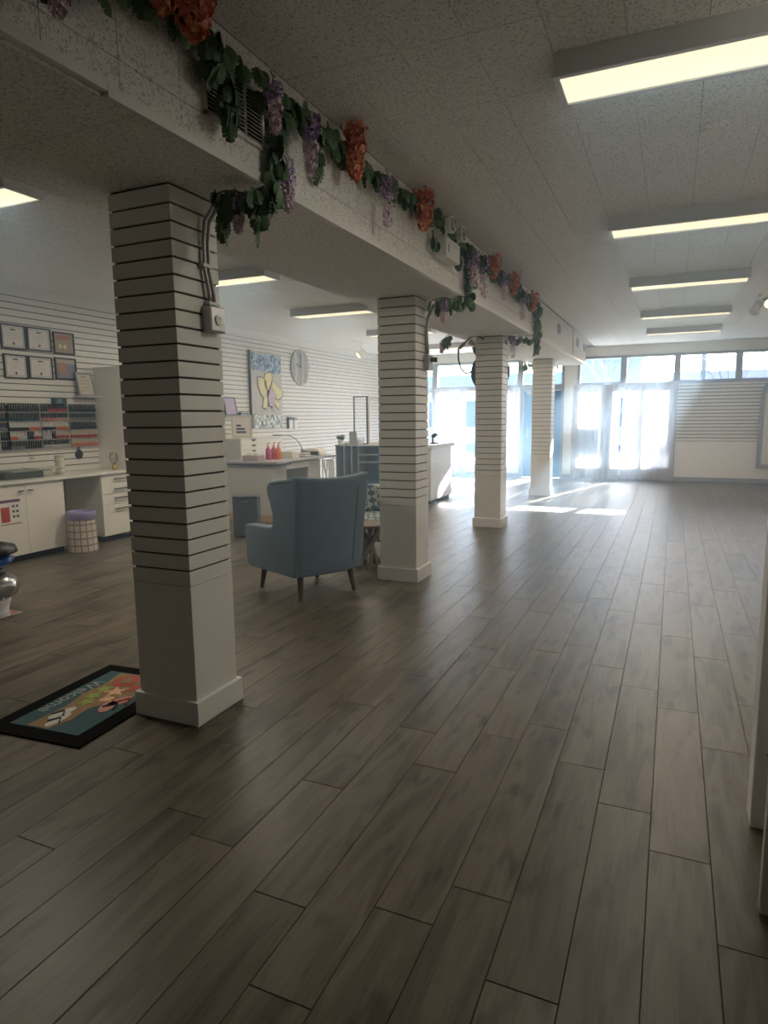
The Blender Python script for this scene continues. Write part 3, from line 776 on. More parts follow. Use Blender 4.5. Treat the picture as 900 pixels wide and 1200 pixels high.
# ------------------------------------------------------------------ flower garlands
def leaf_mesh(seed, L=0.10, W=0.085, lobes=5):
    rg = random.Random(seed); side = []
    side.append((0.0, 0.02))
    for i in range(lobes):
        f = (i+0.5)/lobes; wid = W*0.5*math.sin(PI*(0.14+0.74*f))**0.8
        side.append((wid*rg.uniform(0.95, 1.08), L*(0.05+0.86*(i+0.15)/lobes)))
        side.append((wid*rg.uniform(0.92, 1.05), L*(0.10+0.86*(i+0.72)/lobes)))
        if i < lobes-1: side.append((wid*0.22, L*(0.06+0.86*(i+0.93)/lobes)))
    tip = (0, L)
    mb = MB(); n = len(side)
    ctr = [(0, y) for (x, y) in side]
    for s in (1, -1):
        base = len(mb.v)
        for (x, y), (cx, cy) in zip(side, ctr):
            mb.v.append((s*x, y, -0.30*x - 0.9*y*y/L*0.4)); mb.v.append((0, y*0.985, 0.004-0.9*y*y/L*0.4))
        mb.v.append((0, L, -0.36*L))
        for i in range(n-1):
            a = base+2*i; f = (a, a+2, a+3, a+1)
            mb.f.append(f if s == 1 else tuple(reversed(f))); mb.m.append(0)
        a = base+2*(n-1); f = (a, base+2*n, a+1); mb.f.append(f if s == 1 else tuple(reversed(f))); mb.m.append(0)
    return mb.mesh('leaf', MT['leaf'])
LEAVES = [leaf_mesh(i) for i in range(5)]
LEAVES_P = []
for me in LEAVES[:2]:
    q = me.copy(); q.materials[0] = MT['leafpale']; LEAVES_P.append(q)

def garland(label, path, n, spread, size, seed, droop=0.5, pale=False, wall=(1, 0)):
    """vine along a path of world points, leaves all round it"""
    rg = random.Random(seed); P0 = Vector(path[0]); n = int(n*1.35); spread *= 0.85
    t = thing('garland', label, 'garland', P0, group='leaf garlands on the beam')
    pts = [Vector(p)-P0 for p in path]
    seg = [(pts[i+1]-pts[i]).length for i in range(len(pts)-1)]; tot = sum(seg)
    wig = []
    steps = max(6, int(tot/0.06))
    def at(s):
        x = s*tot
        for i, l in enumerate(seg):
            if x <= l or i == len(seg)-1: return pts[i].lerp(pts[i+1], min(1, x/l if l else 0))
            x -= l
    for i in range(steps+1):
        p = at(i/steps); wig.append(p+Vector((rg.uniform(0, .012), rg.uniform(-.01, .01), rg.uniform(-.015, .015))))
    MB().tube(wig, 0.0045, n=5).build('vine', MT['vine'], t)
    for i in range(n):
        p = at((i+rg.random())/n)
        off = Vector((rg.uniform(0.0, spread)*wall[0], rg.uniform(-0.6, 0.6)*spread, rg.uniform(-1.2, 0.35)*spread))
        o = bpy.data.objects.new('leaf', rg.choice(LEAVES_P if pale and rg.random() < 0.6 else LEAVES)); COL.objects.link(o); o.parent = t
        o.location = p+off
        az = rg.uniform(-1.2, 1.2); tilt = rg.uniform(-1.5, -0.5)*droop - 0.5
        # leaf axis +Y turned to point outwards (+X) and down
        o.rotation_euler = (Matrix.Rotation(az, 4, 'Z') @ Matrix.Rotation(-PI/2, 4, 'Z') @ Matrix.Rotation(tilt, 4, 'X') @ Matrix.Rotation(rg.uniform(-.6, .6), 4, 'Y')).to_euler()
        s = 0.78*size*rg.uniform(0.75, 1.2); o.scale = (s, s, s)
    return t
GX = BX1+0.03
def sprig(label, top, n, length, size, seed, pale=False):
    x, y, z = top
    return garland(label, [(x, y, z), (x+0.012, y+0.01, z-length*0.5), (x+0.015, y, z-length)], n, 0.035, size, seed, droop=0.9, pale=pale)

garland('dense leaf garland along the beam, from the near orange blossoms to the vent', [(GX, 1.2, 2.80), (GX, 1.55, 2.84), (GX, 1.95, 2.97), (GX, 2.2, 2.965), (GX, 2.45, 2.95)], 46, 0.075, 1.0, 11)
garland('leaf garland hanging over the louvred air vent', [(GX, 2.19, 2.95), (GX+0.02, 2.22, 2.86), (GX+0.02, 2.30, 2.80), (GX+0.02, 2.30, 2.70)], 34, 0.06, 0.95, 12, droop=0.9)
garland('leaf garland on the beam between the vent and the first orange spray past it', [(GX, 2.48, 2.94), (GX, 2.9, 2.96), (GX, 3.3, 2.97), (GX, 3.7, 2.955)], 60, 0.07, 1.0, 13)
garland('leaf garland trailing down the beam and under its soffit to the nearest column', [(GX, 2.72, 2.93), (GX, 2.68, 2.78), (GX, 2.66, 2.62), (GX+0.01, 2.64, 2.525), (-1.80, 2.56, 2.50), (-1.97, 2.56, 2.52)], 62, 0.05, 0.95, 14, droop=0.7)
garland('leaf garland on the beam leading up to the emergency light', [(GX, 3.7, 2.955), (GX, 4.2, 2.97), (GX, 4.7, 3.0), (GX, 5.2, 3.02)], 52, 0.065, 1.0, 15)
garland('leaf garland on the beam just past the emergency light', [(GX, 5.2, 2.96), (GX, 5.7, 2.93), (GX, 6.3, 2.94), (GX, 7.0, 2.96)], 70, 0.085, 1.05, 16)
garland('leaf garland on the last decorated stretch of beam', [(GX, 7.0, 2.95), (GX, 7.8, 2.94), (GX, 8.75, 2.95)], 60, 0.09, 1.1, 17)
garland('leaf garland dropping from the beam toward the second column conduit', [(GX, 5.75, 2.9), (GX, 5.72, 2.7), (GX, 5.70, 2.54), (-1.9, 5.55, 2.51), (-1.97, 5.5, 2.50)], 44, 0.06, 1.0, 18, droop=0.8)
garland('leaf garland ending in a drop over the beam edge by the third column', [(GX, 8.75, 2.95), (GX+0.01, 8.78, 2.75), (GX+0.01, 8.80, 2.56), (GX, 8.80, 2.40)], 46, 0.06, 1.1, 19, droop=0.8)
garland('thin leaf strand along the soffit beside the third column top', [(GX, 8.78, 2.53), (-1.85, 8.6, 2.51), (-2.02, 8.5, 2.52)], 16, 0.045, 1.0, 20)
garland('pale ivy strand on the desk side of the beam near the third column', [(-2.66, 8.1, 2.52), (-2.75, 8.2, 2.50), (-2.83, 8.3, 2.47)], 14, 0.05, 1.1, 21, pale=True)
sprig('hanging leaf sprig beside the vent end, left of the pink spray', (GX, 3.05, 2.90), 12, 0.13, 0.95, 22)
sprig('hanging leaf sprig below the soffit by the nearest outlet conduit', (-1.93, 2.55, 2.48), 10, 0.12, 0.85, 23)
sprig('hanging leaf sprig below the soffit in the middle of the near drop', (-1.76, 2.58, 2.47), 10, 0.12, 0.85, 24)
sprig('hanging leaf sprig left of the emergency light', (GX, 4.80, 2.86), 8, 0.09, 0.9, 25)
sprig('hanging leaf sprig right of the emergency light', (GX, 5.36, 2.86), 8, 0.09, 0.9, 26)
garland('pale leafy plant strand above the far windows, left of the furthest column', [(-3.5, 15.98, 2.76), (-3.2, 15.98, 2.79), (-2.9, 15.98, 2.81), (-2.55, 15.99, 2.83)], 26, 0.10, 1.7, 27, pale=True)

def spray(label, top, length, rad, kind, seed, n=150):
    rg = random.Random(seed); mb = MB()
    for i in range(n):
        f = rg.random()**0.85; z = -length*f
        rr = rad*math.sqrt(max(0.04, 1-(f*0.93)**1.6))*(0.35+0.65*rg.random()); a = rg.uniform(0, 2*PI)
        c = Vector((rr*math.cos(a), rr*math.sin(a), z)); s = rg.uniform(0.010, 0.018) if kind != 'orange' else rg.uniform(0.015, 0.026)
        nn = Vector((math.cos(a), math.sin(a), rg.uniform(-0.7, 0.5))).normalized()
        t1 = nn.orthogonal().normalized(); t1.rotate(Matrix.Rotation(rg.uniform(0, 6.28), 3, nn)); t2 = nn.cross(t1)
        b = len(mb.v); m = 0 if (f < 0.45 or kind == 'orange' and rg.random() < 0.7) else 1
        mb.v += [tuple(c-t1*s), tuple(c+t2*s*0.7+nn*s*0.5), tuple(c+t1*s+nn*s*0.2), tuple(c-t2*s*0.7+nn*s*0.5)]
        mb.f += [(b, b+1, b+2), (b, b+2, b+3)]; mb.m += [m, m]
    t = thing('flower_spray', label, 'flower spray', top, group='hanging flower sprays')
    bl = mb.build('blossoms', [MT['orange'], MT['peach']] if kind == 'orange' else [MT['purple'], MT['lilac']], t)
    MB().tube([(-0.012, 0, 0.03), (0, 0, 0), (0.004, 0.002, -length*0.8)], 0.003, n=5).build('stalk', MT['vine'], t)
    return t
FX = BX1+0.115
for a in (
    ('lilac flower spray at the top left photo edge', (FX, 1.47, 2.80), 0.18, 0.04, 'p'),
    ('big orange blossom spray, left of the pair nearest the camera', (FX+0.02, 1.86, 2.99), 0.155, 0.085, 'orange', 260),
    ('big orange blossom spray, right of the pair nearest the camera', (FX+0.02, 2.03, 3.0), 0.165, 0.085, 'orange', 260),
    ('lilac flower spray crossing the far end of the louvred vent', (FX, 2.56, 2.93), 0.22, 0.045, 'p'),
    ('long lilac flower spray above the soffit drop', (FX, 2.87, 2.90), 0.27, 0.04, 'p'),
    ('orange blossom spray, first after the louvred vent', (FX, 3.34, 3.03), 0.26, 0.07, 'orange', 220),
    ('lilac flower spray between the two orange sprays before the emergency light', (FX, 3.78, 2.93), 0.30, 0.055, 'p'),
    ('orange blossom spray just before the emergency light', (FX, 4.41, 3.02), 0.25, 0.075, 'orange', 220),
    ('lilac flower spray right behind the emergency light', (FX, 5.62, 2.90), 0.30, 0.06, 'p'),
    ('lilac flower spray beside the soffit drop of the second column', (FX, 5.95, 2.92), 0.36, 0.06, 'p'),
    ('orange blossom spray, first after the emergency light', (FX, 6.30, 3.0), 0.20, 0.075, 'orange'),
    ('lilac flower spray before the two last orange sprays', (FX, 6.75, 2.92), 0.26, 0.06, 'p'),
    ('orange blossom spray, second last on the beam', (FX, 7.15, 3.0), 0.22, 0.085, 'orange'),
    ('pale lilac flower spray between the two last orange sprays', (FX, 7.6, 2.88), 0.30, 0.06, 'p'),
    ('orange blossom spray, last before the garland end', (FX, 8.2, 2.98), 0.22, 0.09, 'orange'),
    ('lilac flower spray hanging under the soffit beside the nearest column', (-1.83, 2.56, 2.49), 0.16, 0.032, 'p'),
    ('lilac flower spray on the beam lower edge above the soffit drop', (GX+0.03, 2.74, 2.66), 0.21, 0.04, 'p'),
    ('lilac flower spray hanging below the soffit by the second column conduit', (-1.85, 5.5, 2.47), 0.17, 0.035, 'p'),
    ('lilac flower spray hanging below the soffit by the third column top', (-1.93, 8.52, 2.50), 0.26, 0.05, 'p'),
    ('lilac flower spray at the lower end of the last garland drop', (GX+0.04, 8.86, 2.60), 0.20, 0.045, 'p'),
    ('pale flower spray on the ivy at the desk side of the beam', (-2.80, 8.25, 2.46), 0.14, 0.035, 'p'),
):
    spray(a[0], a[1], a[2], a[3], a[4], hash(a[0]) % 9999 if False else len(a[0])*7+int(a[1][1]*100), n=a[5] if len(a) > 5 else 150)

# ------------------------------------------------------------------ nail bar along the left wall
WX = XL + 0.0                                   # face of the slats
FXX = -6.36                                     # cabinet fronts
def cab(name, label, y0, y1, group=None):
    return thing(name, label, 'cabinet', (FXX, (y0+y1)/2, 0), group=group)
def bar_handle(parent, c, half, along='y'):
    hx = Vector((0, half, 0))
    mb = MB(); c = Vector(c)
    mb.obox(c+Vector((0.028, 0, 0)), (0.005, 0, 0), (0, half, 0), (0, 0, 0.008))
    for s in (-1, 1): mb.obox(c+Vector((0.012, s*half*0.8, 0)), (0.014, 0, 0), (0, 0.006, 0), (0, 0, 0.006))
    return mb.build('handle', MT['darkmetal'], parent, bevel=0.001, segs=1)

y0, y1 = 4.30, 5.32; t = cab('base_cabinet', 'white double door base cabinet under the nail polish racks', y0, y1); h = (y1-y0)/2
box('carcass', MT['white'], -0.62, -h, 0.09, -0.02, h, 0.84, t)
box('plinth', MT['darkgap'], -0.58, -h+0.01, 0, -0.06, h-0.01, 0.09, t)
for (a, b, hy) in ((-h+0.003, 0.003-0.005+0.022, -0.035), (0.024, h-0.003, 0.075)):
    dd = box('door', MT['white'], -0.02, a, 0.075, 0, b, 0.835, t, bevel=0.002)
    bar_handle(dd, (0, hy+0.0, 0.765), 0.024)
y0, y1 = 5.86, 6.42; t = cab('drawer_unit', 'white three drawer unit with dark bar handles, against the tall panel', y0, y1); h = (y1-y0)/2
box('carcass', MT['white'], -0.62, -h, 0.075, -0.02, h, 0.84, t)
for sx in (-0.5, -0.08):
    for sy in (-h+0.06, h-0.06): MB().tube([(sx, sy, 0), (sx, sy, 0.075)], 0.02).build('foot', MT['black'], t)
for (za, zb) in ((0.60, 0.835), (0.465, 0.595), (0.08, 0.46)):
    dd = box('drawer', MT['white'], -0.02, -h+0.003, za, 0, h-0.003, zb, t, bevel=0.002)
    bar_handle(dd, (0, 0.02, zb-0.055), 0.12)
    if za == 0.60: bar_handle(dd, (0, 0.02, za+0.055), 0.12)
w = MB().box(XL, 4.0, 0.842, FXX+0.03, 6.44, 0.872).build('worktop', MT['counterwhite'], bevel=0.004)
tag(w, 'long pale worktop over the white base cabinet and drawer unit', 'worktop')
tp = box('tall_panel', MT['wall'], XL, 6.45, 0, -6.30, 6.50, 2.19, bevel=0.003)
tag(tp, 'tall plain white end panel standing at the drawer unit', 'panel')
s = thing('wall_poster', 'price poster with photo and purple heading on the base cabinet door', 'poster', (FXX+0.0008, 4.66, 0.56))
box('sheet', MT['paper'], 0, -0.14, -0.14, 0.0006, 0.10, 0.13, s)
box('heading', C('plum_print', (0.18, 0.08, 0.16)), 0.0006, -0.14, 0.095, 0.0009, 0.10, 0.125, s)
box('picture', MT['red'], 0.0006, -0.13, -0.11, 0.0009, -0.03, 0.05, s)
box('footer', MT['oak'], 0.0006, -0.14, -0.14, 0.0009, 0.10, -0.125, s)
for i in range(3):
    for j in range(2): box('print_block', MT['ink'], 0.0006, 0.0+j*0.045, 0.04-i*0.055, 0.0009, 0.03+j*0.045, 0.065-i*0.055, s)

# waste bin in the knee space
t = thing('waste_bin', 'checked fabric waste bin with a lilac liner in the knee space', 'bin', (-6.20, 5.39, 0))
prof = [(0.158, 0.0), (0.152, 0.25), (0.143, 0.44)]
mb = MB(); n = 28
for (rr, z) in prof:
    for k in range(n+1):
        a = 2*PI*k/n; mb.v.append((rr*math.cos(a), rr*math.sin(a), z))
uvs = []
for i in range(2):
    for k in range(n):
        a = i*(n+1)+k; mb.f.append((a, a+1, a+n+2, a+n+1)); mb.m.append(0)
        v0, v1 = prof[i][1]/0.44, prof[i+1][1]/0.44
        uvs += [(k/n, v0), ((k+1)/n, v0), ((k+1)/n, v1), (k/n, v1)]
me = mb.mesh('body', MT['plaid'], smooth=True)
ul = me.uv_layers.new(name='UVMap')
for i, q in enumerate(uvs): ul.data[i].uv = q
place('body', me, t)
MB().lathe([(0.10, 0.30), (0.135, 0.43), (0.147, 0.475), (0.155, 0.47), (0.156, 0.42), (0.152, 0.40), (0.154, 0.385), (0.150, 0.38)], n=28).build('liner', MT['liner'], t, smooth=True)

# certificates
def certificate(label, y, z, w, h, kind, tilt=0.0):
    t = thing('certificate_frame', label, 'picture frame', (XL+0.001, y, z), group='framed certificates on the left wall')
    f = 0.016; w /= 2; h /= 2
    MB().box(0, -w, -h, 0.022, w, -h+f).box(0, -w, h-f, 0.022, w, h).box(0, -w, -h+f, 0.022, -w+f, h-f).box(0, w-f, -h+f, 0.022, w, h-f).build('frame', MT['blackframe'], t, bevel=0.002)
    w -= f; h -= f
    if kind == 'cert':
        sh = box('sheet', MT['paper'], 0.004, -w, -h, 0.010, w, h, t)
        mb = MB(); a, b = w-0.016, h-0.016
        for q in ((-a, -b, a, -b+0.003), (-a, b-0.003, a, b), (-a, -b, -a+0.003, b), (a-0.003, -b, a, b)): mb.box(0.0100, q[0], q[1], 0.0105, q[2], q[3])
        mb.build('printed_border', MT['navy'], sh)
        box('heading', MT['ink'], 0.0100, -0.032, b-0.035, 0.0105, 0.032, b-0.018, sh)
        MB().lathe([(0.016, 0), (0.016, 0.0006)], (0.0100, -0.0, -b+0.03), n=12, axis='x').build('seal', MT['ink'], sh)
        mb = MB()
        for i, l in enumerate((0.085, 0.06, 0.095, 0.05, 0.08)): mb.box(0.0100, -l, b-0.062-i*0.018, 0.0104, l, b-0.058-i*0.018)
        o = mb.build('text_lines', MT['greycab'], sh); o['kind'] = 'stuff'
    elif kind == 'medal':
        sh = box('sheet', C('tan_print', (0.40, 0.30, 0.24)), 0.004, -w, -h, 0.010, w, h, t)
        box('banner', C('rust_print', (0.42, 0.16, 0.07)), 0.010, -w+0.03, h*0.35, 0.0105, w-0.05, h*0.8, sh)
        for yy in (-0.055, 0.012): MB().lathe([(0.026, 0), (0.026, 0.0008)], (0.010, yy, -h*0.35), n=14, axis='x').build('medal', MT['yellow'], sh)
    else:
        sh = box('sheet', C('dusk_print', (0.25, 0.25, 0.33)), 0.004, -w, -h, 0.010, w, h, t)
        MB().lathe([(0.06, 0), (0.06, 0.0008)], (0.010, -w*0.35, 0.0), n=18, axis='x', sx=1.0, sy=1.25).build('sun_print', C('amber_print', (0.45, 0.24, 0.10)), sh)
        box('sky_print', C('pale_print', (0.50, 0.44, 0.38)), 0.010, -w, h*0.55, 0.0106, w, h, sh)
    return t
certificate('framed certificate, upper row, cut by the left photo edge', 5.335, 2.465, 0.315, 0.275, 'cert')
certificate('framed certificate in the middle of the upper row', 5.672, 2.467, 0.325, 0.27, 'cert')
certificate('framed print with two gold medals, upper row', 6.02, 2.455, 0.305, 0.265, 'medal')
certificate('framed certificate, lower row, cut by the left photo edge', 5.335, 2.13, 0.30, 0.275, 'cert')
certificate('framed certificate in the middle of the lower row', 5.665, 2.135, 0.325, 0.265, 'cert')
certificate('framed print of an orange glow under grey sky, lower row', 6.02, 2.145, 0.315, 0.265, 'dusk')

# leaning framed sign on an acrylic shelf
sh = box('sign_shelf', MT['whiteplastic'], XL, 6.10, 1.805, XL+0.14, 6.44, 1.813, bevel=0.002)
tag(sh, 'small white slatwall shelf carrying the leaning handwritten sign', 'shelf')
t = thing('framed_sign', 'grey framed sign with handwriting leaning on its small shelf', 'sign', (XL+0.085, 6.25, 1.8135), rz=0.0)
t.rotation_euler = (0.0, -0.20, 0.0)
MB().box(0, -0.125, 0, 0.02, 0.125, 0.02).box(0, -0.125, 0.28, 0.02, 0.125, 0.30).box(0, -0.125, 0.02, 0.02, -0.107, 0.28).box(0, 0.107, 0.02, 0.02, 0.125, 0.28).build('frame', MT['frame'], t)
sh = box('sheet', MT['cream'], 0.004, -0.107, 0.02, 0.01, 0.107, 0.28, t)
for i in range(5):
    l = (0.04, 0.075, 0.08, 0.06, 0.085)[i]
    pts = [(0.0112, -l+2*l*k/28, 0.245-i*0.045+0.010*math.sin(k*1.9+i)*(1+0.4*math.sin(k*0.7))) for k in range(29)]
    MB().tube(pts, 0.0016, n=4).build('handwriting', MT['oak'], sh)
t = thing('tissue_box', 'small dark teal box on the slatwall above the nail polish', 'box', (XL+0.003, 5.86, 1.742))
box('carton', MT['teal'], 0, -0.085, -0.035, 0.07, 0.085, 0.04, t, bevel=0.004)
box('label_panel', C('grey_print', (0.20, 0.23, 0.25)), 0.0701, -0.05, -0.02, 0.0708, 0.01, 0.025, t)

# nail polish racks and bottles
SHZ = (1.612, 1.502, 1.392, 1.285, 1.178)
def rack(y0, y1, label):
    t = thing('nail_polish_rack', label, 'rack', (XL, (y0+y1)/2, 1.17), group='acrylic nail polish racks'); h = (y1-y0)/2-0.004
    box('back_panel', MT['whiteplastic'], 0.003, -h, 0, 0.009, h, 0.52, t)
    for z in SHZ:
        box('shelf', MT['whiteplastic'], 0.009, -h, z-1.17-0.004, 0.05, h, z-1.17, t)
        box('lip', MT['plex'], 0.047, -h, z-1.17, 0.05, h, z-1.17+0.016, t)
    for s in (-1, 1): box('side_panel', MT['plex'], 0.009, s*h-0.0015, 0, 0.05, s*h+0.0015, 0.52, t)
    return t
rack(4.90, 5.15, 'acrylic nail polish rack cut by the left photo edge')
rack(5.15, 5.583, 'acrylic nail polish rack, first full one from the photo edge')
rack(5.583, 5.985, 'acrylic nail polish rack in the middle, below the teal box')
rack(5.985, 6.43, 'acrylic nail polish rack ending at the tall panel')
cap_c = {'black': C('cap_black', (0.012, 0.012, 0.014), 0.3), 'white': C('cap_white', (0.75, 0.74, 0.70), 0.35), 'silver': C('cap_silver', (0.50, 0.50, 0.50), 0.3), 'cream': C('cap_cream', (0.62, 0.55, 0.45), 0.4)}
pol = {'dark': (0.03, 0.025, 0.03), 'teal': (0.03, 0.10, 0.11), 'red': (0.45, 0.05, 0.04), 'pink': (0.60, 0.22, 0.22), 'coral': (0.66, 0.18, 0.08), 'clear': (0.55, 0.55, 0.54), 'grey': (0.22, 0.22, 0.24), 'plum': (0.14, 0.04, 0.08), 'black': (0.012, 0.012, 0.015), 'peach': (0.62, 0.38, 0.26)}
pm = {k: C('polish_'+k, v, 0.15) for k, v in pol.items()}
bmesh_cache = {}
def bottle(cap, colr, y, z, label):
    key = (cap, colr)
    if key not in bmesh_cache:
        mb = MB().lathe([(0.0125, 0), (0.0135, 0.004), (0.0135, 0.034), (0.007, 0.040)], n=8, m=0).lathe([(0.0098, 0.0402), (0.0088, 0.094)], n=8, m=1)
        bmesh_cache[key] = mb.mesh('nail_polish_bottle', [pm[colr], cap_c[cap]])
    o = place('nail_polish_bottle', bmesh_cache[key], loc=(XL+0.029, y, z))
    tag(o, label, 'nail polish', 'nail polish bottles in the racks')
rows = [  # per rack: list of five rows; a row is a list of (cap, colour, count)
    (5.05, 5.145, 'at photo edge', [[('black','plum',3)], [('black','dark',3)], [('black','grey',3)], [('black','black',3)], [('black','black',3)]]),
    (5.165, 5.575, 'left of middle', [[('black','dark',13)], [('black','teal',13)], [('white','dark',8),('white','coral',5)], [('white','coral',3),('white','clear',4),('black','black',3),('white','red',3)], [('black','grey',6),('black','black',7)]]),
    (5.595, 5.975, 'in the middle', [[('black','dark',3),('black','red',9)], [('black','pink',6),('black','peach',6)], [('white','black',6),('white','coral',6)], [('silver','clear',4),('black','black',2),('cream','red',6)], [('black','clear',12)]]),
    (6.0, 6.42, 'by tall panel', [[('black','black',13)], [('black','grey',13)], [('black','black',13)], [('cream','red',13)], [('cream','coral',13)]]),
]
rown = ('top', 'second', 'third', 'fourth', 'bottom')
ordn = ('first', 'second', 'third', 'fourth', 'fifth', 'sixth', 'seventh', 'eighth', 'ninth', 'tenth', 'eleventh', 'twelfth', 'thirteenth')
for (ya, yb, where, rr) in rows:
    for ri, row in enumerate(rr):
        seq = [(c, p) for (c, p, n) in row for _ in range(n)]
        for i, (c, p) in enumerate(seq):
            bottle(c, p, ya+(yb-ya)*(i+0.5)/len(seq), SHZ[ri]+0.0005, '%s polish from left on %s shelf, rack %s, %s cap, %s' % (ordn[i], rown[ri], where, c, p))

# things on the pale worktop
ZT0 = 0.8725
t = thing('tray', 'dark tray lined with a grey towel on the pale worktop', 'tray', (-6.72, 4.98, ZT0))
box('base', C('tray_dark', (0.06, 0.075, 0.07)), -0.18, -0.24, 0, 0.18, 0.24, 0.012, t, bevel=0.004)
for (a, b, c2, d2) in ((-0.18, -0.24, -0.165, 0.24), (0.165, -0.24, 0.18, 0.24), (-0.165, -0.24, 0.165, -0.225), (-0.165, 0.225, 0.165, 0.24)):
    box('rim', C('tray_dark', (0.06, 0.075, 0.07)), a, b, 0.012, c2, d2, 0.075, t, bevel=0.004)
box('towel', C('towel_grey', (0.26, 0.28, 0.26), 0.9), -0.155, -0.14, 0.012, 0.155, 0.215, 0.088, t, bevel=0.02)
t = thing('storage_box', 'clear acrylic box of cotton pads on the pale worktop', 'box', (-6.70, 5.38, ZT0))
box('shell', MT['plex'], -0.10, -0.15, 0, 0.10, 0.15, 0.085, t, bevel=0.004)
box('pads', MT['cream'], -0.09, -0.14, 0.004, 0.09, 0.03, 0.062, t, bevel=0.01)
box('lid', C('frosted', (0.58, 0.57, 0.50), 0.3), -0.104, -0.154, 0.085, 0.104, 0.154, 0.094, t, bevel=0.003)
t = thing('canister', 'stack of round cream canisters on the pale worktop', 'canister', (-6.80, 5.66, ZT0))
for i in range(3):
    z = 0.072*i
    MB().lathe([(0.052, z), (0.056, z+0.006), (0.056, z+0.054), (0.052, z+0.058)], n=18).build('jar', MT['cream'], t)
    MB().lathe([(0.058, z+0.0582), (0.058, z+0.0715)], n=18).build('lid', C('frosted', (0.58, 0.57, 0.50), 0.3), t)
t = thing('hand_mirror', 'round black hand mirror hung on the slatwall over the worktop', 'mirror', (XL+0.012, 6.12, 1.075))
MB().lathe([(0.054, -0.010), (0.062, 0), (0.054, 0.010)], n=22, axis='x').build('disc', MT['black'], t)
MB().box(-0.006, -0.010, 0.052, 0.006, 0.010, 0.145).build('handle', MT['black'], t, bevel=0.004)
t = thing('vase', 'glass vase with a brass foot in front of the tall panel', 'vase', (-6.62, 6.33, ZT0))
MB().lathe([(0.028, 0), (0.032, 0.006), (0.026, 0.05), (0.012, 0.065)], n=16).build('foot', MT['gold'], t, smooth=True)
MB().lathe([(0.012, 0.0652), (0.042, 0.11), (0.05, 0.16), (0.040, 0.20), (0.034, 0.205)], n=16).build('bowl', MT['plex'], t, smooth=True)
MB().lathe([(0.036, 0.2055), (0.044, 0.214), (0.01, 0.22)], n=16).build('rim', MT['gold'], t, smooth=True)
t = thing('soap_dispenser', 'grey round dispenser beside the towel tray at the photo edge', 'dispenser', (-6.62, 4.62, ZT0))
MB().lathe([(0.05, 0), (0.055, 0.01), (0.055, 0.10), (0.03, 0.125)], n=16).build('body', MT['greycab'], t)
MB().tube([(0, 0, 0.12), (0, 0, 0.16), (0.05, 0, 0.16)], 0.008).build('pump', MT['metal'], t)
t = thing('wall_hook', 'clear peg hook on the slatwall above the towel tray', 'hook', (XL+0.001, 5.42, 1.10))
box('plate', MT['plex'], 0, -0.016, -0.05, 0.006, 0.016, 0.05, t)
MB().tube([(0.006, 0, -0.03), (0.06, 0, -0.035), (0.07, 0, -0.01)], 0.004).build('peg', MT['metal'], t)

# pedicure machine at the photo edge
t = thing('salon_machine', 'bulbous silver salon machine with blue and black upper parts at the left photo edge', 'salon machine', (-4.83, 3.28, 0))
MB().box(-0.26, -0.13, 0, 0.20, 0.13, 0.012).build('foot_plate', MT['chrome'], t, bevel=0.004)
MB().lathe([(0.13, 0.012), (0.135, 0.05), (0.15, 0.10), (0.155, 0.125)], (-0.01, 0, 0), n=20).build('pedestal', MT['whiteplastic'], t, smooth=True)
MB().lathe([(0.14, 0.126), (0.195, 0.16), (0.22, 0.22), (0.20, 0.28), (0.13, 0.325)], (0, 0, 0), n=24).build('body', C('silver_paint', (0.36, 0.36, 0.36), 0.25, metal=0.7), t, smooth=True)
MB().lathe([(0.13, 0.326), (0.115, 0.36), (0.07, 0.37)], n=20).build('collar', MT['black'], t, smooth=True)
MB().tube([(0.12, -0.05, 0.33), (0.17, -0.07, 0.345)], 0.012).build('knob', MT['chrome'], t)
MB().lathe([(0.08, 0.371), (0.17, 0.40), (0.20, 0.44), (0.15, 0.47)], n=20).build('bowl', C('gloss_blue', (0.02, 0.10, 0.42), 0.12), t, smooth=True)
MB().lathe([(0.15, 0.4705), (0.225, 0.49), (0.21, 0.54), (0.10, 0.575)], n=20).build('cover', MT['black'], t, smooth=True)

# ------------------------------------------------------------------ welcome mat
t = thing('door_mat', 'black bordered beach print welcome mat beside the nearest column', 'mat', (-2.775, 2.42, 0), rz=math.radians(4.5))
HX, HY = 0.305, 0.44
box('rubber_base', MT['rubber'], -HX, -HY, 0.0004, HX, HY, 0.010, t, bevel=0.004)
z = 0.0102
def flat(name, m, poly, zz, parent, th=0.0012): return MB().prism([(a*0.86, b*0.93) for a, b in poly], (0, 0, zz), (1, 0, 0), (0, 1, 0), (0, 0, th), 0).build(name, m, parent)
def ell(cx, cy, a, b, rot=0, n=22, k=1.0):
    cr, sr = math.cos(rot), math.sin(rot); out = []
    for i in range(n):
        q = 2*PI*i/n; w = 1-0.18*math.sin(2*q)*0 - 0.22*(1-k)*math.cos(q)
        x, y = a*math.cos(q), b*math.sin(q)*w; out.append((cx+cr*x-sr*y, cy+sr*x+cr*y))
    return out
field = flat('printed_field', MT['teal'], [(-0.25, -0.38), (0.25, -0.38), (0.25, 0.38), (-0.25, 0.38)], z, t)
flat('sand_band', MT['sand'], [(-0.13, -0.37), (0.02, -0.37), (0.07, -0.25), (0.05, -0.12), (0.12, 0.02), (0.22, 0.12), (0.245, 0.37), (-0.16, 0.37), (-0.13, 0.20), (-0.15, 0.05), (-0.11, -0.12)], z+0.0012, field)
zz = z+0.0025
flat('beach_ring', MT['red'], ell(-0.02, 0.27, 0.085, 0.085), zz, field); flat('ring_centre', MT['sand'], ell(-0.02, 0.27, 0.045, 0.045), zz+0.0012, field)
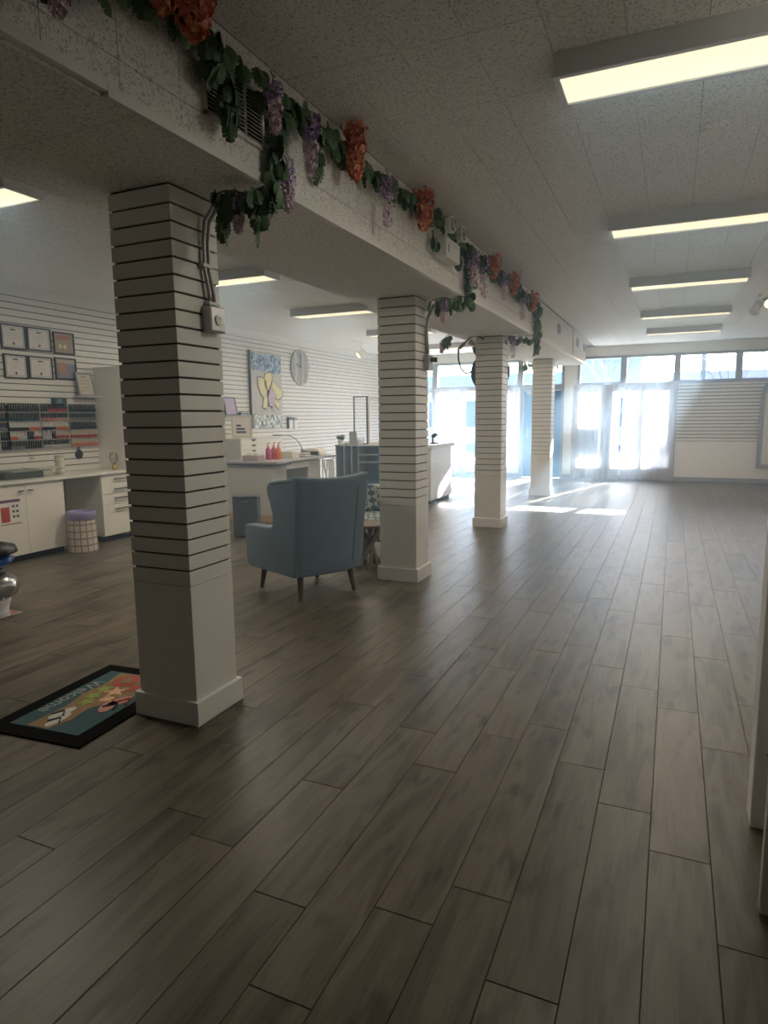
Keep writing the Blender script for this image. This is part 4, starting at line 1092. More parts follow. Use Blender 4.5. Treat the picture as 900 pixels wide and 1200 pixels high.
for (cx, cy, rot) in ((-0.045, -0.20, 1.35), (0.0, -0.27, 1.55)):
    flat('flip_flop', MT['cream'], ell(cx-0.01, cy, 0.085, 0.034, rot), zz, field)
    MB().tube([(cx-0.04, cy-0.02, zz+0.003), (cx-0.01, cy+0.035, zz+0.004), (cx+0.03, cy-0.015, zz+0.003)], 0.004, n=5).build('strap_print', MT['navy'], field)
flat('flip_flop', MT['pinkp'], ell(0.14, -0.06, 0.075, 0.042, 1.9), zz, field)
MB().tube([(0.10, -0.07, zz+0.003), (0.15, -0.01, zz+0.004), (0.18, -0.08, zz+0.003)], 0.004, n=5).build('strap_print', MT['navy'], field)
flat('flip_flop', MT['pinkp'], ell(0.16, 0.02, 0.075, 0.042, 1.2), zz, field)
MB().tube([(0.13, 0.0, zz+0.003), (0.17, 0.06, zz+0.004), (0.20, -0.01, zz+0.003)], 0.004, n=5).build('strap_print', MT['red'], field)
def star(cx, cy, R, r_, rot): return [(cx+(R if i % 2 == 0 else r_)*math.cos(rot+PI*i/5), cy+(R if i % 2 == 0 else r_)*math.sin(rot+PI*i/5)) for i in range(10)]
flat('starfish', MT['red'], star(0.13, 0.20, 0.10, 0.03, 0.4), zz, field)
flat('starfish', MT['peach'], star(0.03, 0.12, 0.085, 0.03, 0.9), zz, field)
for (cx, cy) in ((-0.06, 0.03), (-0.07, 0.13), (-0.03, -0.05)): flat('leaf_print', MT['lime'], star(cx, cy, 0.06, 0.028, cx*40), zz, field)
flat('shell_print', MT['peach'], ell(0.06, 0.02, 0.045, 0.03, 0.6), zz, field)
def text(name, body, size, loc, rot, m, parent, ext=0.0006, align='CENTER'):
    cu = bpy.data.curves.new(name, 'FONT'); cu.body = body; cu.size = size; cu.extrude = ext; cu.align_x = align; cu.align_y = 'CENTER'
    cu.materials.append(m); tmp = bpy.data.objects.new(name, cu)
    me = bpy.data.meshes.new_from_object(tmp); bpy.data.objects.remove(tmp); me.name = name
    o = bpy.data.objects.new(name, me); COL.objects.link(o); o.parent = parent; o.location = loc; o.rotation_euler = rot
    return o
text('lettering', 'Welcome', 0.105, (-0.165, 0.0, z+0.0022), (0, 0, -PI/2), C('grey_white_print', (0.36, 0.40, 0.38), 0.85), field)

# ------------------------------------------------------------------ blue wing armchair
t = thing('armchair', 'slate blue velvet wing armchair seen from behind, on dark wooden legs', 'armchair', (-2.925, 4.90, 0), rz=math.radians(63))
# local: +y is where the sitter faces, x across
MB().prism([(-0.30,-0.33),(0.30,-0.33),(0.34,-0.2),(0.35,0.34),(-0.35,0.34),(-0.34,-0.2)], (0,0,0.215), (1,0,0), (0,1,0), (0,0,0.20)).build('seat_base', MT['armchair'], t, bevel=0.03, segs=3, smooth=True)
box('seat_cushion', MT['armchair'], -0.265, -0.22, 0.416, 0.265, 0.36, 0.52, t, bevel=0.04, segs=3)
def wing(sx):
    prof = [(-0.37, 0.21), (0.33, 0.21), (0.36, 0.30), (0.37, 0.56), (0.34, 0.585), (-0.06, 0.60), (-0.10, 0.625), (-0.115, 0.70), (-0.09, 0.80), (-0.05, 0.89), (-0.055, 0.95), (-0.10, 0.985), (-0.22, 1.005), (-0.45, 1.035), (-0.465, 1.0), (-0.41, 0.60)]
    o = Vector((sx*0.275, 0, 0))
    mb = MB(); n = len(prof); base = 0
    for lay, off in ((0, 0.0), (1, 0.105)):
        for (y, z) in prof:
            flare = 0.02*max(0, (z-0.6))/0.4 + 0.02*(0.37+min(y, .3))/0.7
            back = -0.035*max(0, min(1, (-y-0.22)/0.2))
            mb.v.append((sx*(0.275+off+flare+back), y, z))
    a = list(range(n)); f0 = tuple(a); f1 = tuple(n+k for k in reversed(a))
    if sx > 0: f0, f1 = f0, f1
    mb.f += [f0, f1]; mb.m += [0, 0]
    for k in range(n):
        k2 = (k+1) % n; mb.f.append((k, n+k, n+k2, k2)); mb.m.append(0)
    if sx < 0: mb.f = [tuple(reversed(f)) for f in mb.f]
    return mb.build('wing_arm', MT['armchair'], t, bevel=0.045, segs=4, smooth=True)
wing(-1); wing(1)
# back: gently bowed panel with a dipped top edge
mb = MB(); nx, nz = 14, 10
def bp(i, j, lay):
    u_ = -1+2*i/nx; v_ = j/nz; z = 0.205+v_*(0.835 - 0.03*(1-u_*u_)**1.0 + 0.008)
    y = -0.365-0.10*v_ - 0.055*(1-u_*u_) + (0.115 if lay else 0)
    return (u_*(0.335+0.035*v_), y, z)
idx = {}
for lay in (0, 1):
    for j in range(nz+1):
        for i in range(nx+1): idx[lay, i, j] = len(mb.v); mb.v.append(bp(i, j, lay))
for j in range(nz):
    for i in range(nx):
        mb.f.append((idx[0,i,j], idx[0,i+1,j], idx[0,i+1,j+1], idx[0,i,j+1])); mb.f.append((idx[1,i,j], idx[1,i,j+1], idx[1,i+1,j+1], idx[1,i+1,j]))
for i in range(nx):
    mb.f.append((idx[0,i,nz], idx[0,i+1,nz], idx[1,i+1,nz], idx[1,i,nz])); mb.f.append((idx[0,i,0], idx[1,i,0], idx[1,i+1,0], idx[0,i+1,0]))
for j in range(nz):
    mb.f.append((idx[0,0,j], idx[0,0,j+1], idx[1,0,j+1], idx[1,0,j])); mb.f.append((idx[0,nx,j], idx[1,nx,j], idx[1,nx,j+1], idx[0,nx,j+1]))
mb.m = [0]*len(mb.f)
bk = mb.build('backrest', MT['armchair'], t, bevel=0.03, segs=3, smooth=True)
for sx in (1,):
    pts = []
    for j in range(1, nz):
        v_ = j/nz; u_ = sx*0.62
        pts.append((u_*(0.335+0.035*v_), -0.367-0.10*v_-0.055*(1-u_*u_), 0.205+v_*0.82))
    MB().tube(pts, 0.0045, n=6).build('back_seam', MT['armchair'], bk, smooth=True)
for (x, y) in ((-0.25, -0.30), (0.25, -0.30), (-0.27, 0.25), (0.27, 0.25)):
    sx = 1 if x > 0 else -1; sy = 1 if y > 0 else -1
    MB().tube([(x, y, 0.225), (x+sx*0.025, y+sy*0.035, 0.0)], [0.028, 0.017], n=10).build('leg', MT['walnut'], t)

# ------------------------------------------------------------------ desks
t = thing('manicure_desk', 'long pale manicure desk with grey stone top and oak base trim', 'desk', (-5.70, 8.95, 0))
# local origin: x from -0.4 (wall side) to 0.43, y from -0.98 to 1.0
MB().prism([(-0.42,-1.02),(0.46,-1.02),(0.50,-0.98),(0.50,-0.62),(0.44,-0.55),(0.44,1.0),(-0.42,1.0)], (0,0,0.845), (1,0,0), (0,1,0), (0,0,0.034)).build('top', MT['stone'], t, bevel=0.006)
MB().prism([(-0.43,-1.03),(0.465,-1.03),(0.51,-0.985),(0.51,-0.615),(0.45,-0.545),(0.45,-0.50),(-0.43,-0.50)], (0,0,0.83), (1,0,0), (0,1,0), (0,0,0.0148)).build('top_edge', MT['navy'], t)
box('end_cabinet', MT['greycab'], -0.38, -0.98, 0.10, 0.42, -0.60, 0.83, t, bevel=0.004)
box('base_trim', MT['oak'], -0.385, -0.985, 0.0, 0.425, -0.595, 0.10, t, bevel=0.003)
box('apron', MT['white'], -0.36, -0.599, 0.74, 0.40, 0.10, 0.829, t, bevel=0.003)
box('pedestal', MT['greycab'], -0.36, 0.101, 0.0, 0.38, 0.50, 0.829, t, bevel=0.004)
fr = MB()
for (pa, pb) in (((0.40, 0.55, 0.0), (0.40, 0.55, 0.83)), ((0.40, 0.93, 0.0), (0.40, 0.93, 0.83)), ((0.40, 0.55, 0.02), (0.40, 0.93, 0.02)), ((0.40, 0.55, 0.80), (0.40, 0.93, 0.80))):
    MB().tube([pa, pb], 0.014, n=6).build('leg_bar', MT['whiteplastic'], t)
for (pa, pb) in (((0.40, 0.58, 0.78), (0.40, 0.66, 0.55)), ((0.40, 0.72, 0.78), (0.40, 0.66, 0.55)), ((0.40, 0.66, 0.55), (0.40, 0.66, 0.05)), ((0.40, 0.78, 0.78), (0.40, 0.80, 0.05)), ((0.40, 0.86, 0.78), (0.40, 0.87, 0.05))):
    MB().tube([pa, pb], 0.018, n=6).build('scroll_bar', MT['whiteplastic'], t)

DT = 0.8795
t = thing('tissue_box', 'low pinkish grey basket near the front of the manicure desk', 'basket', (-5.72, 8.14, DT))
box('basket', C('rose_weave', (0.42, 0.34, 0.33), 0.8, bump=0.6, bscale=120), -0.13, -0.10, 0, 0.14, 0.10, 0.085, t, bevel=0.008)
for i in range(4): MB().lathe([(0.028, 0), (0.03, 0.008), (0.02, 0.03)], (-0.09+0.06*i, 0.02*(-1)**i, 0.0855), n=10).build('rolled_cloth', MT['cream'], t)
for i, (x, y, cc, lb) in enumerate(((-5.56, 8.30, (0.46, 0.04, 0.16), 'dark pink lotion bottle on the left of three on the manicure desk'), (-5.50, 8.36, (0.50, 0.05, 0.06), 'red lotion bottle in the middle of three on the manicure desk'), (-5.43, 8.38, (0.66, 0.16, 0.05), 'orange red lotion bottle on the right of three on the manicure desk'))):
    t = thing('lotion_bottle', lb, 'bottle', (x, y, DT+0.0085), group='lotion bottles on the desk')
    MB().lathe([(0.036, 0), (0.040, 0.006), (0.040, 0.15), (0.016, 0.185), (0.014, 0.20)], n=16).build('bottle', C('lotion_%d' % i, cc, 0.2), t, smooth=True)
    MB().lathe([(0.016, 0.2005), (0.016, 0.225), (0.006, 0.228), (0.006, 0.25)], n=10).tube([(0, 0, 0.25), (0.035, 0, 0.252)], 0.007, n=6).build('pump', C('pink_cap', (0.70, 0.35, 0.35), 0.3), t)
t = box('bottle_tray', MT['whiteplastic'], -5.62, 8.25, DT, -5.37, 8.43, DT+0.008, bevel=0.003); tag(t, 'small white tray under the three lotion bottles', 'tray')
t = thing('paper_box', 'cream cardboard box behind the lotion bottles', 'box', (-5.55, 8.84, DT)); box('carton', MT['cream'], -0.14, -0.10, 0, 0.14, 0.10, 0.10, t, bevel=0.004); box('lid', MT['whiteplastic'], -0.143, -0.103, 0.1003, 0.143, 0.103, 0.112, t, bevel=0.003)
t = thing('towel_roll', 'grey folded towel beside the desk lamp base', 'towel', (-5.50, 9.20, DT)); box('folds', C('towel_light', (0.50, 0.50, 0.50), 0.95), -0.11, -0.10, 0, 0.11, 0.10, 0.035, t, bevel=0.015); box('upper_fold', C('towel_light', (0.50, 0.50, 0.50), 0.95), -0.10, -0.09, 0.0355, 0.10, 0.09, 0.065, t, bevel=0.014)
t = thing('desk_lamp', 'thin black arched lamp over the manicure desk', 'lamp', (-5.62, 9.42, DT))
MB().lathe([(0.07, 0), (0.07, 0.012), (0.02, 0.018)], n=18).build('base', MT['black'], t)
MB().tube([(0, 0, 0.015)] + [(0.0-0.02*k/12, -0.55*math.sin(k/12*1.57)*0+ -0.55*(1-math.cos(k/12*1.57)), 0.02+0.34*math.sin(k/12*1.57)) for k in range(13)] + [(-0.02, -0.85, 0.37)], 0.007, n=6).build('arc', MT['black'], t, smooth=True)
t = thing('nail_lamp', 'white domed nail curing lamp at the far end of the manicure desk', 'nail lamp', (-5.50, 9.66, DT))
MB().prism([(-0.13, 0), (0.13, 0), (0.13, 0.05), (0.09, 0.10), (0.03, 0.12), (-0.06, 0.12), (-0.12, 0.08)], (0, 0.1, 0), (1, 0, 0), (0, 0, 1), (0, -0.2, 0)).build('shell', MT['cream'], t, bevel=0.012, segs=3)
box('opening', MT['darkgap'], -0.07, -0.103, 0.012, 0.09, -0.1005, 0.07, t)
t = thing('storage_box', 'small dark lidded box beside the nail curing lamp', 'box', (-5.72, 9.75, DT)); box('body', MT['frame'], -0.09, -0.1, 0, 0.08, 0.1, 0.075, t, bevel=0.006); box('lid', MT['whiteplastic'], -0.093, -0.103, 0.0753, 0.083, 0.103, 0.09, t, bevel=0.004)

t = thing('office_stool', 'black wheeled stool tucked between the desk cabinets', 'stool', (-5.55, 8.70, 0))
MB().lathe([(0.12, 0.40), (0.17, 0.42), (0.17, 0.46), (0.12, 0.475)], n=20).build('seat', MT['black'], t)
MB().tube([(0, 0, 0.06), (0, 0, 0.40)], 0.02).build('post', MT['darkmetal'], t)
for k in range(5):
    a = k*2*PI/5; MB().tube([(0, 0, 0.09), (0.17*math.cos(a), 0.17*math.sin(a), 0.055)], 0.012, n=6).build('spoke', MT['black'], t)
    MB().lathe([(0.022, -0.01), (0.024, 0), (0.022, 0.01)], (0.17*math.cos(a), 0.17*math.sin(a), 0.026), n=10, axis='x').build('caster', MT['black'], t)

t = thing('pedal_bin', 'charcoal pedal bin standing at the end of the manicure desk', 'bin', (-5.0, 6.92, 0), rz=math.radians(28))
MB().prism([(-0.15,-0.13),(0.15,-0.13),(0.17,-0.05),(0.17,0.13),(-0.17,0.13),(-0.17,-0.05)], (0,0,0.012), (1,0,0), (0,1,0), (0,0,0.49)).build('body', MT['binplastic'], t, bevel=0.02, segs=3)
MB().prism([(-0.16,-0.14),(0.16,-0.14),(0.18,-0.05),(0.18,0.14),(-0.18,0.14),(-0.18,-0.05)], (0,0,0.503), (1,0,0), (0,1,0), (0,0,0.035)).build('lid', C('bin_lid', (0.11, 0.115, 0.12)), t, bevel=0.015, segs=3)
box('pedal', MT['black'], -0.07, -0.18, 0.012, 0.07, -0.131, 0.035, t, bevel=0.006)
box('handle', MT['metal'], -0.03, -0.1345, 0.455, 0.03, -0.1315, 0.462, t)

# ------------------------------------------------------------------ drawer cabinet and wall pieces
t = thing('drawer_cabinet', 'tall white drawer cabinet with dark cut out pulls against the slatwall', 'cabinet', (-6.5, 9.55, 0))
box('carcass', MT['greycab'], -0.49, -0.63, 0.06, -0.02, 0.63, 1.17, t)  # grey paints the shaded side of the white cabinet into its colour
box('top', MT['white'], -0.493, -0.635, 1.1702, 0.0, 0.635, 1.185, t)
box('plinth', MT['darkgap'], -0.45, -0.6, 0, -0.05, 0.6, 0.06, t)
for z in (0.08, 0.26, 0.44, 0.62, 0.80, 0.895, 0.985, 1.075):
    hh = 0.175 if z < 0.7 else 0.085
    dd = box('drawer', MT['white'], -0.0199, -0.63, z, 0, 0.63, z+hh, t, bevel=0.002)
    MB().prism([(-0.07, 0), (0.07, 0), (0.035, -0.028), (-0.035, -0.028)], (0.0002, -0.27, z+hh-0.004), (0, 1, 0), (0, 0, 1), (0.0012, 0, 0)).build('pull', MT['darkgap'], dd)
t = thing('framed_sign', 'white framed sign with dark lettering standing on the drawer cabinet', 'sign', (-6.62, 9.12, 1.1855), rz=math.radians(32))
MB().box(-0.17, 0, 0, 0.17, 0.03, 0.035).box(-0.17, 0, 0.345, 0.17, 0.03, 0.38).box(-0.17, 0, 0.035, -0.135, 0.03, 0.345).box(0.135, 0, 0.035, 0.17, 0.03, 0.345).build('frame', C('driftwood_white', (0.62, 0.60, 0.50)), t)
sh = box('sheet', MT['paper'], -0.135, 0.01, 0.035, 0.135, 0.02, 0.345, t)
for i, l in enumerate((0.05, 0.09, 0.10)): box('lettering', MT['navy'], -0.09, 0.0085, 0.19-i*0.055, -0.09+l*1.6, 0.0095, 0.222-i*0.055, sh)
def easel_frame(label, y, z, w, h, m, tilt):
    t = thing('photo_frame', label, 'picture frame', (XL+0.075, y, z), group='small frames on slatwall shelves'); t.rotation_euler = (0, tilt, 0)
    MB().box(0, -w, 0, 0.016, w, 0.016).box(0, -w, h-0.016, 0.016, w, h).box(0, -w, 0.016, 0.016, -w+0.016, h-0.016).box(0, w-0.016, 0.016, 0.016, w, h-0.016).build('frame', MT['blackframe'], t)
    sh = box('picture', m, 0.003, -w+0.016, 0.016, 0.010, w-0.016, h-0.016, t)
    return t, sh
sh = box('wall_ledge', MT['whiteplastic'], XL, 9.05, 1.555, XL+0.12, 9.58, 1.563); tag(sh, 'narrow ledge under the lilac framed picture', 'shelf')
sh = box('wall_ledge', MT['whiteplastic'], XL, 9.48, 1.292, XL+0.12, 9.86, 1.30); tag(sh, 'narrow ledge under the blue framed picture', 'shelf')
easel_frame('lilac picture in a black frame on the upper ledge, partly behind the nearest column', 9.27, 1.564, 0.16, 0.31, C('lilac_print', (0.48, 0.40, 0.55)), -0.18)
a, sh = easel_frame('blue and white picture in a black frame on the lower ledge', 9.66, 1.301, 0.155, 0.31, C('blue_print', (0.25, 0.42, 0.62), var=0.3, scale=12), -0.18)
MB().prism(star(0.0, 0.16, 0.09, 0.035, 0.3), (0.0102, 0, 0), (0, 1, 0), (0, 0, 1), (0.0006, 0, 0)).build('white_motif', MT['paper'], sh)
t = box('trinket', MT['black'], XL+0.05, 9.50, 1.5632, XL+0.09, 9.55, 1.62, bevel=0.012); tag(t, 'tiny black trinket at the end of the upper ledge', 'ornament')

t = thing('wall_art', 'tall mosaic wood art panel with a pale yellow flower', 'wall art', (XL, 10.42, 2.02))
W2, H2 = 0.50, 0.70
box('board', MT['artwood'], 0.0005, -W2, -H2, 0.045, W2, H2, t, bevel=0.003)
box('edge_strip', MT['blackframe'], 0.0005, -W2-0.014, -H2, 0.048, -W2-0.001, H2, t)
def art(name, m, poly, x0=0.0452, th=0.012):
    if name.startswith('petal'):
        ca = sum(p[0] for p in poly)/len(poly); cb = sum(p[1] for p in poly)/len(poly)
        na, nb = (ca-0.1)*1.12+0.07, (cb+0.02)*1.12
        poly = [(na+(a-ca)*1.55, nb+(b-cb)*1.5) for a, b in poly]; ca, cb = na, nb
        MB().prism([(ca+(a-ca)*1.13, cb+(b-cb)*1.13) for a, b in poly], (0.0451, 0, 0), (0, 1, 0), (0, 0, 1), (0.006 if x0 < 0.05 else 0.0122, 0, 0)).build('petal_outline', MT['ink'], t)
    return MB().prism(poly, (x0, 0, 0), (0, 1, 0), (0, 0, 1), (th, 0, 0)).build(name, m, t, bevel=0.002, segs=1)
art('blue_mosaic', MT['mosblue'], [(-0.48, 0.68), (-0.47, 0.36), (-0.20, 0.35), (-0.05, 0.31), (0.1, 0.33), (0.3, 0.31), (0.48, 0.35), (0.48, 0.62), (0.3, 0.66), (0.0, 0.66), (-0.2, 0.62)])
art('green_mosaic', MT['mosgreen'], [(-0.48, -0.69), (0.49, -0.69), (0.48, -0.44), (0.3, -0.47), (0.1, -0.43), (-0.1, -0.44), (-0.3, -0.47), (-0.4, -0.42), (-0.48, -0.45)])
art('petal', MT['yellow'], [(0.02, 0.02), (-0.02, 0.12), (0.0, 0.20), (0.05, 0.26), (0.13, 0.25), (0.17, 0.17), (0.13, 0.06)])
art('petal', MT['yellow'], [(0.0, 0.01), (-0.05, 0.13), (-0.12, 0.15), (-0.20, 0.145), (-0.19, 0.04), (-0.14, -0.05), (-0.07, -0.10)])
art('petal', MT['yellow'], [(0.16, 0.02), (0.19, 0.12), (0.30, 0.06), (0.44, -0.02), (0.40, -0.10), (0.28, -0.13), (0.18, -0.06)])
art('petal', MT['yellow'], [(-0.06, -0.11), (0.0, -0.12), (0.01, -0.22), (-0.03, -0.29), (-0.10, -0.27), (-0.07, -0.18)])
art('petal', MT['yellow'], [(0.22, -0.12), (0.30, -0.15), (0.37, -0.24), (0.33, -0.29), (0.24, -0.22)])
art('petal_centre', MT['mauve'], [(0.12, 0.0), (0.19, -0.06), (0.21, -0.16), (0.16, -0.25), (0.08, -0.23), (0.06, -0.14)], x0=0.0576)
box('stem', MT['navy'], 0.0452, 0.12, -0.36, 0.052, 0.135, -0.25, t)
for i in range(4): box('inlay_line', MT['ink'], 0.0452, -0.28, -0.30-i*0.03, 0.0465, 0.22, -0.296-i*0.03, t)

t = thing('wall_clock', 'round weathered plank clock high on the slatwall', 'clock', (XL, 11.68, 2.52))
R_ = 0.355
mb = MB()
for i in range(6):     # six planks cut to a disc
    ya = -R_+i*2*R_/6+0.002; yb = -R_+(i+1)*2*R_/6-0.002
    N_ = 5; up = [(ya+(yb-ya)*k/N_, math.sqrt(max(0.0004, R_*R_-(ya+(yb-ya)*k/N_)**2))) for k in range(N_+1)]
    poly = up[::-1] + [(a, -b) for a, b in up]
    MB().prism(poly, (0.003, 0, 0), (0, 1, 0), (0, 0, 1), (0.024+0.002*(i % 2), 0, 0)).build('plank', MT['clockwood'] if i % 2 else C('clock_dark', (0.34, 0.33, 0.33), 0.7, var=0.2, scale=9), t)
MB().tube([(0.034, 0, 0), (0.034, 0.02, 0.27)], 0.008, n=5).build('minute_hand', MT['black'], t)
MB().tube([(0.034, 0, 0), (0.034, -0.16, 0.06)], 0.010, n=5).build('hour_hand', MT['black'], t)
for k in range(12):
    a = PI*k/6; box('hour_mark', MT['ink'], 0.0292, 0.29*math.sin(a)-0.008, 0.29*math.cos(a)-0.02, 0.0302, 0.29*math.sin(a)+0.008, 0.29*math.cos(a)+0.02, t)
t = thing('product_pack', 'white hanging product pack on the slatwall, left of two', 'product pack', (XL+0.002, 11.20, 1.41), group='hanging packs')
box('pack', MT['whiteplastic'], 0, -0.055, -0.11, 0.05, 0.06, 0.06, t, bevel=0.004); box('header', MT['black'], 0, -0.06, 0.061, 0.05, 0.06, 0.12, t); box('side_print', MT['navy'], 0, -0.062, -0.11, 0.05, -0.056, 0.06, t)
t = thing('product_pack', 'white hanging product pack on the slatwall, right of two', 'product pack', (XL+0.002, 11.40, 1.40), group='hanging packs')
box('pack', MT['whiteplastic'], 0, -0.05, -0.11, 0.05, 0.06, 0.06, t, bevel=0.004); box('header', MT['frame'], 0, -0.05, 0.061, 0.05, 0.06, 0.12, t)

# ------------------------------------------------------------------ blue shelf unit and reception
t = thing('shelf_unit', 'slate blue shelf unit with upright dividers and open shelves', 'shelf unit', (-5.35, 11.05, 0))
sx0, sx1, dep = -0.53, 0.75, 0.40
box('top', C('shelf_top', (0.42, 0.44, 0.46)), sx0-0.01, -0.01, 0.97, sx1, dep, 0.995, t, bevel=0.003)
box('back_panel', MT['shelfblue'], sx0, dep-0.012, 0.0, sx1, dep, 0.97, t)
for x in (sx0, -0.36, -0.20, -0.06, 0.36, sx1-0.02): box('divider', C('divider_edge', (0.34, 0.38, 0.43)) if x < 0 else MT['shelfblue'], x, 0, 0.0, x+0.02, dep-0.0125, 0.9698, t)
for z in (0.15, 0.66, 0.80): box('shelf', C('shelf_board', (0.36, 0.37, 0.37)), -0.0398, 0.01, z, 0.3598, dep-0.0125, z+0.018, t)
for z in (0.15, 0.66): box('shelf', C('shelf_board', (0.36, 0.37, 0.37)), 0.3802, 0.01, z, sx1-0.0202, dep-0.0125, z+0.018, t)
t = thing('display_box', 'pinkish box on the floor shelf behind the armchair', 'box', (-4.98, 10.72, 0)); box('carton', C('dusty_pink', (0.60, 0.46, 0.44)), -0.17, -0.13, 0.0, 0.19, 0.13, 0.26, t, bevel=0.004); box('flap', C('dusty_pink2', (0.68, 0.54, 0.50)), -0.172, -0.132, 0.2602, 0.192, 0.132, 0.272, t)
STZ = 0.9955
t = thing('clear_screen', 'black framed clear screen standing on the blue shelf unit', 'screen', (-5.50, 11.38, STZ))
MB().box(-0.15, 0, 0, 0.16, 0.03, 0.02).box(-0.15, 0, 0.89, 0.16, 0.03, 0.91).box(-0.15, 0, 0.02, -0.13, 0.03, 0.89).box(0.125, 0, 0.02, 0.16, 0.03, 0.89).build('frame', MT['blackframe'], t)
box('pane', MT['plex'], -0.13, 0.01, 0.02, 0.125, 0.02, 0.89, t)
t = thing('clear_screen', 'white framed clear screen beside the black framed one', 'screen', (-5.17, 11.38, STZ))
MB().box(-0.165, 0, 0, 0.18, 0.03, 0.03).box(-0.165, 0, 0.85, 0.18, 0.03, 0.88).box(-0.165, 0, 0.03, -0.13, 0.03, 0.85).box(0.15, 0, 0.03, 0.18, 0.03, 0.85).build('frame', MT['trim'], t)
box('pane', MT['plex'], -0.13, 0.01, 0.03, 0.15, 0.02, 0.85, t)
t = thing('potted_plant', 'small potted plant on the left of the blue shelf unit top', 'plant', (-5.80, 11.12, STZ))
MB().lathe([(0.045, 0), (0.06, 0.08), (0.055, 0.085)], n=14).build('pot', MT['whiteplastic'], t)
for k in range(14):
    o = bpy.data.objects.new('leaf', LEAVES[k % 5]); COL.objects.link(o); o.parent = t; o.location = (0.02*math.cos(k*2.4), 0.02*math.sin(k*2.4), 0.08+0.008*k); o.rotation_euler = (0.9-0.05*k, 0, k*2.4); o.scale = (0.9,)*3
t = thing('photo_frame', 'grey picture frame in the middle of the blue shelf unit top', 'picture frame', (-5.53, 11.1, STZ)); MB().box(-0.075, 0, 0, 0.075, 0.02, 0.02).box(-0.075, 0, 0.23, 0.075, 0.02, 0.25).box(-0.075, 0, 0.02, -0.055, 0.02, 0.23).box(0.055, 0, 0.02, 0.075, 0.02, 0.23).build('frame', MT['frame'], t); box('picture', C('grey_photo', (0.42, 0.42, 0.42), var=0.4, scale=14), -0.055, 0.006, 0.02, 0.055, 0.014, 0.23, t)
for i, x in enumerate((-5.42, -5.37, -5.31)):
    t = thing('bottle', ('clear small bottle next to the grey frame', 'middle small bottle on the blue shelf unit', 'dark capped small bottle by the framed screens')[i], 'bottle', (x, 11.1, STZ), group='small bottles on the blue shelf unit')
    MB().lathe([(0.018, 0), (0.018, 0.09), (0.008, 0.10)], n=10).build('body', MT['greycab'], t); MB().lathe([(0.010, 0.1005), (0.009, 0.13)], n=8).build('cap', MT['darkmetal'] if i == 2 else MT['whiteplastic'], t)
t = thing('small_dish', 'white dish with leaves between plant and grey frame', 'dish', (-5.67, 11.1, STZ)); MB().lathe([(0.03, 0), (0.055, 0.03), (0.05, 0.032)], n=14).build('bowl', MT['whiteplastic'], t)
for k in range(5):
    o = bpy.data.objects.new('leaf', LEAVES[k]); COL.objects.link(o); o.parent = t; o.location = (0, 0, 0.03); o.rotation_euler = (0.4, 0, k*1.3); o.scale = (0.6,)*3

t = thing('reception_counter', 'pale marble look reception counter behind the second column', 'counter', (-3.74, 11.09, 0))
box('body', MT['marble'], -0.78, -0.55, 0.06, -0.03, 0.60, 0.96, t, bevel=0.006)
box('top', MT['marble'], -0.82, -0.60, 0.9602, 0.02, 0.65, 1.03, t, bevel=0.008)
box('plinth', MT['darkgap'], -0.75, -0.52, 0, -0.06, 0.57, 0.06, t)
t = thing('card_reader', 'black card reader on a stand on the reception counter', 'card reader', (-3.88, 11.05, 1.0305))
MB().box(-0.07, -0.07, 0, 0.05, 0.07, 0.02).box(-0.05, -0.01, 0.02, -0.02, 0.01, 0.09).build('base', MT['black'], t, bevel=0.004)
MB().obox((0.0, 0, 0.14), (0.045, 0, 0.02), (0, 0.05, 0), (-0.008, 0, 0.03)).build('screen', MT['black'], t, bevel=0.006)

# ------------------------------------------------------------------ patterned chair and driftwood table
t = thing('accent_chair', 'geometric patterned slipper chair behind the driftwood table', 'chair', (-3.02, 6.35, 0), rz=math.radians(20))
box('seat', MT['geo'], -0.32, -0.30, 0.20, 0.34, 0.30, 0.46, t, bevel=0.04, segs=3)
box('backrest', MT['geo'], -0.32, 0.20, 0.4605, 0.34, 0.32, 0.76, t, bevel=0.04, segs=3)
for (x, y) in ((-0.25, -0.24), (0.27, -0.24), (-0.25, 0.24), (0.27, 0.24)): MB().tube([(x, y, 0.21), (x*1.1, y*1.1, 0)], [0.022, 0.014]).build('leg', MT['walnut'], t)
t = thing('driftwood_table', 'small side table on crossed driftwood legs beside the second column', 'side table', (-2.76, 5.86, 0))
MB().lathe([(0.19, 0.425), (0.20, 0.43), (0.20, 0.445), (0.19, 0.45)], n=24).build('top', MT['drift'], t)
rg = random.Random(4)
for k in range(9):
    a = k*2*PI/9+0.2; b2 = a+2.5
    p0 = Vector((0.15*math.cos(a), 0.15*math.sin(a), 0)); p1 = Vector((0.13*math.cos(b2), 0.13*math.sin(b2), 0.425))
    m_ = p0.lerp(p1, 0.5)*0.9 + Vector((rg.uniform(-.01, .01), rg.uniform(-.01, .01), 0.02))
    MB().tube([p0, p0.lerp(m_, .5)+Vector((rg.uniform(-.012, .012), 0, 0)), m_, p1], [0.017, 0.016, 0.018, 0.014], n=6).build('leg', MT['drift'], t)

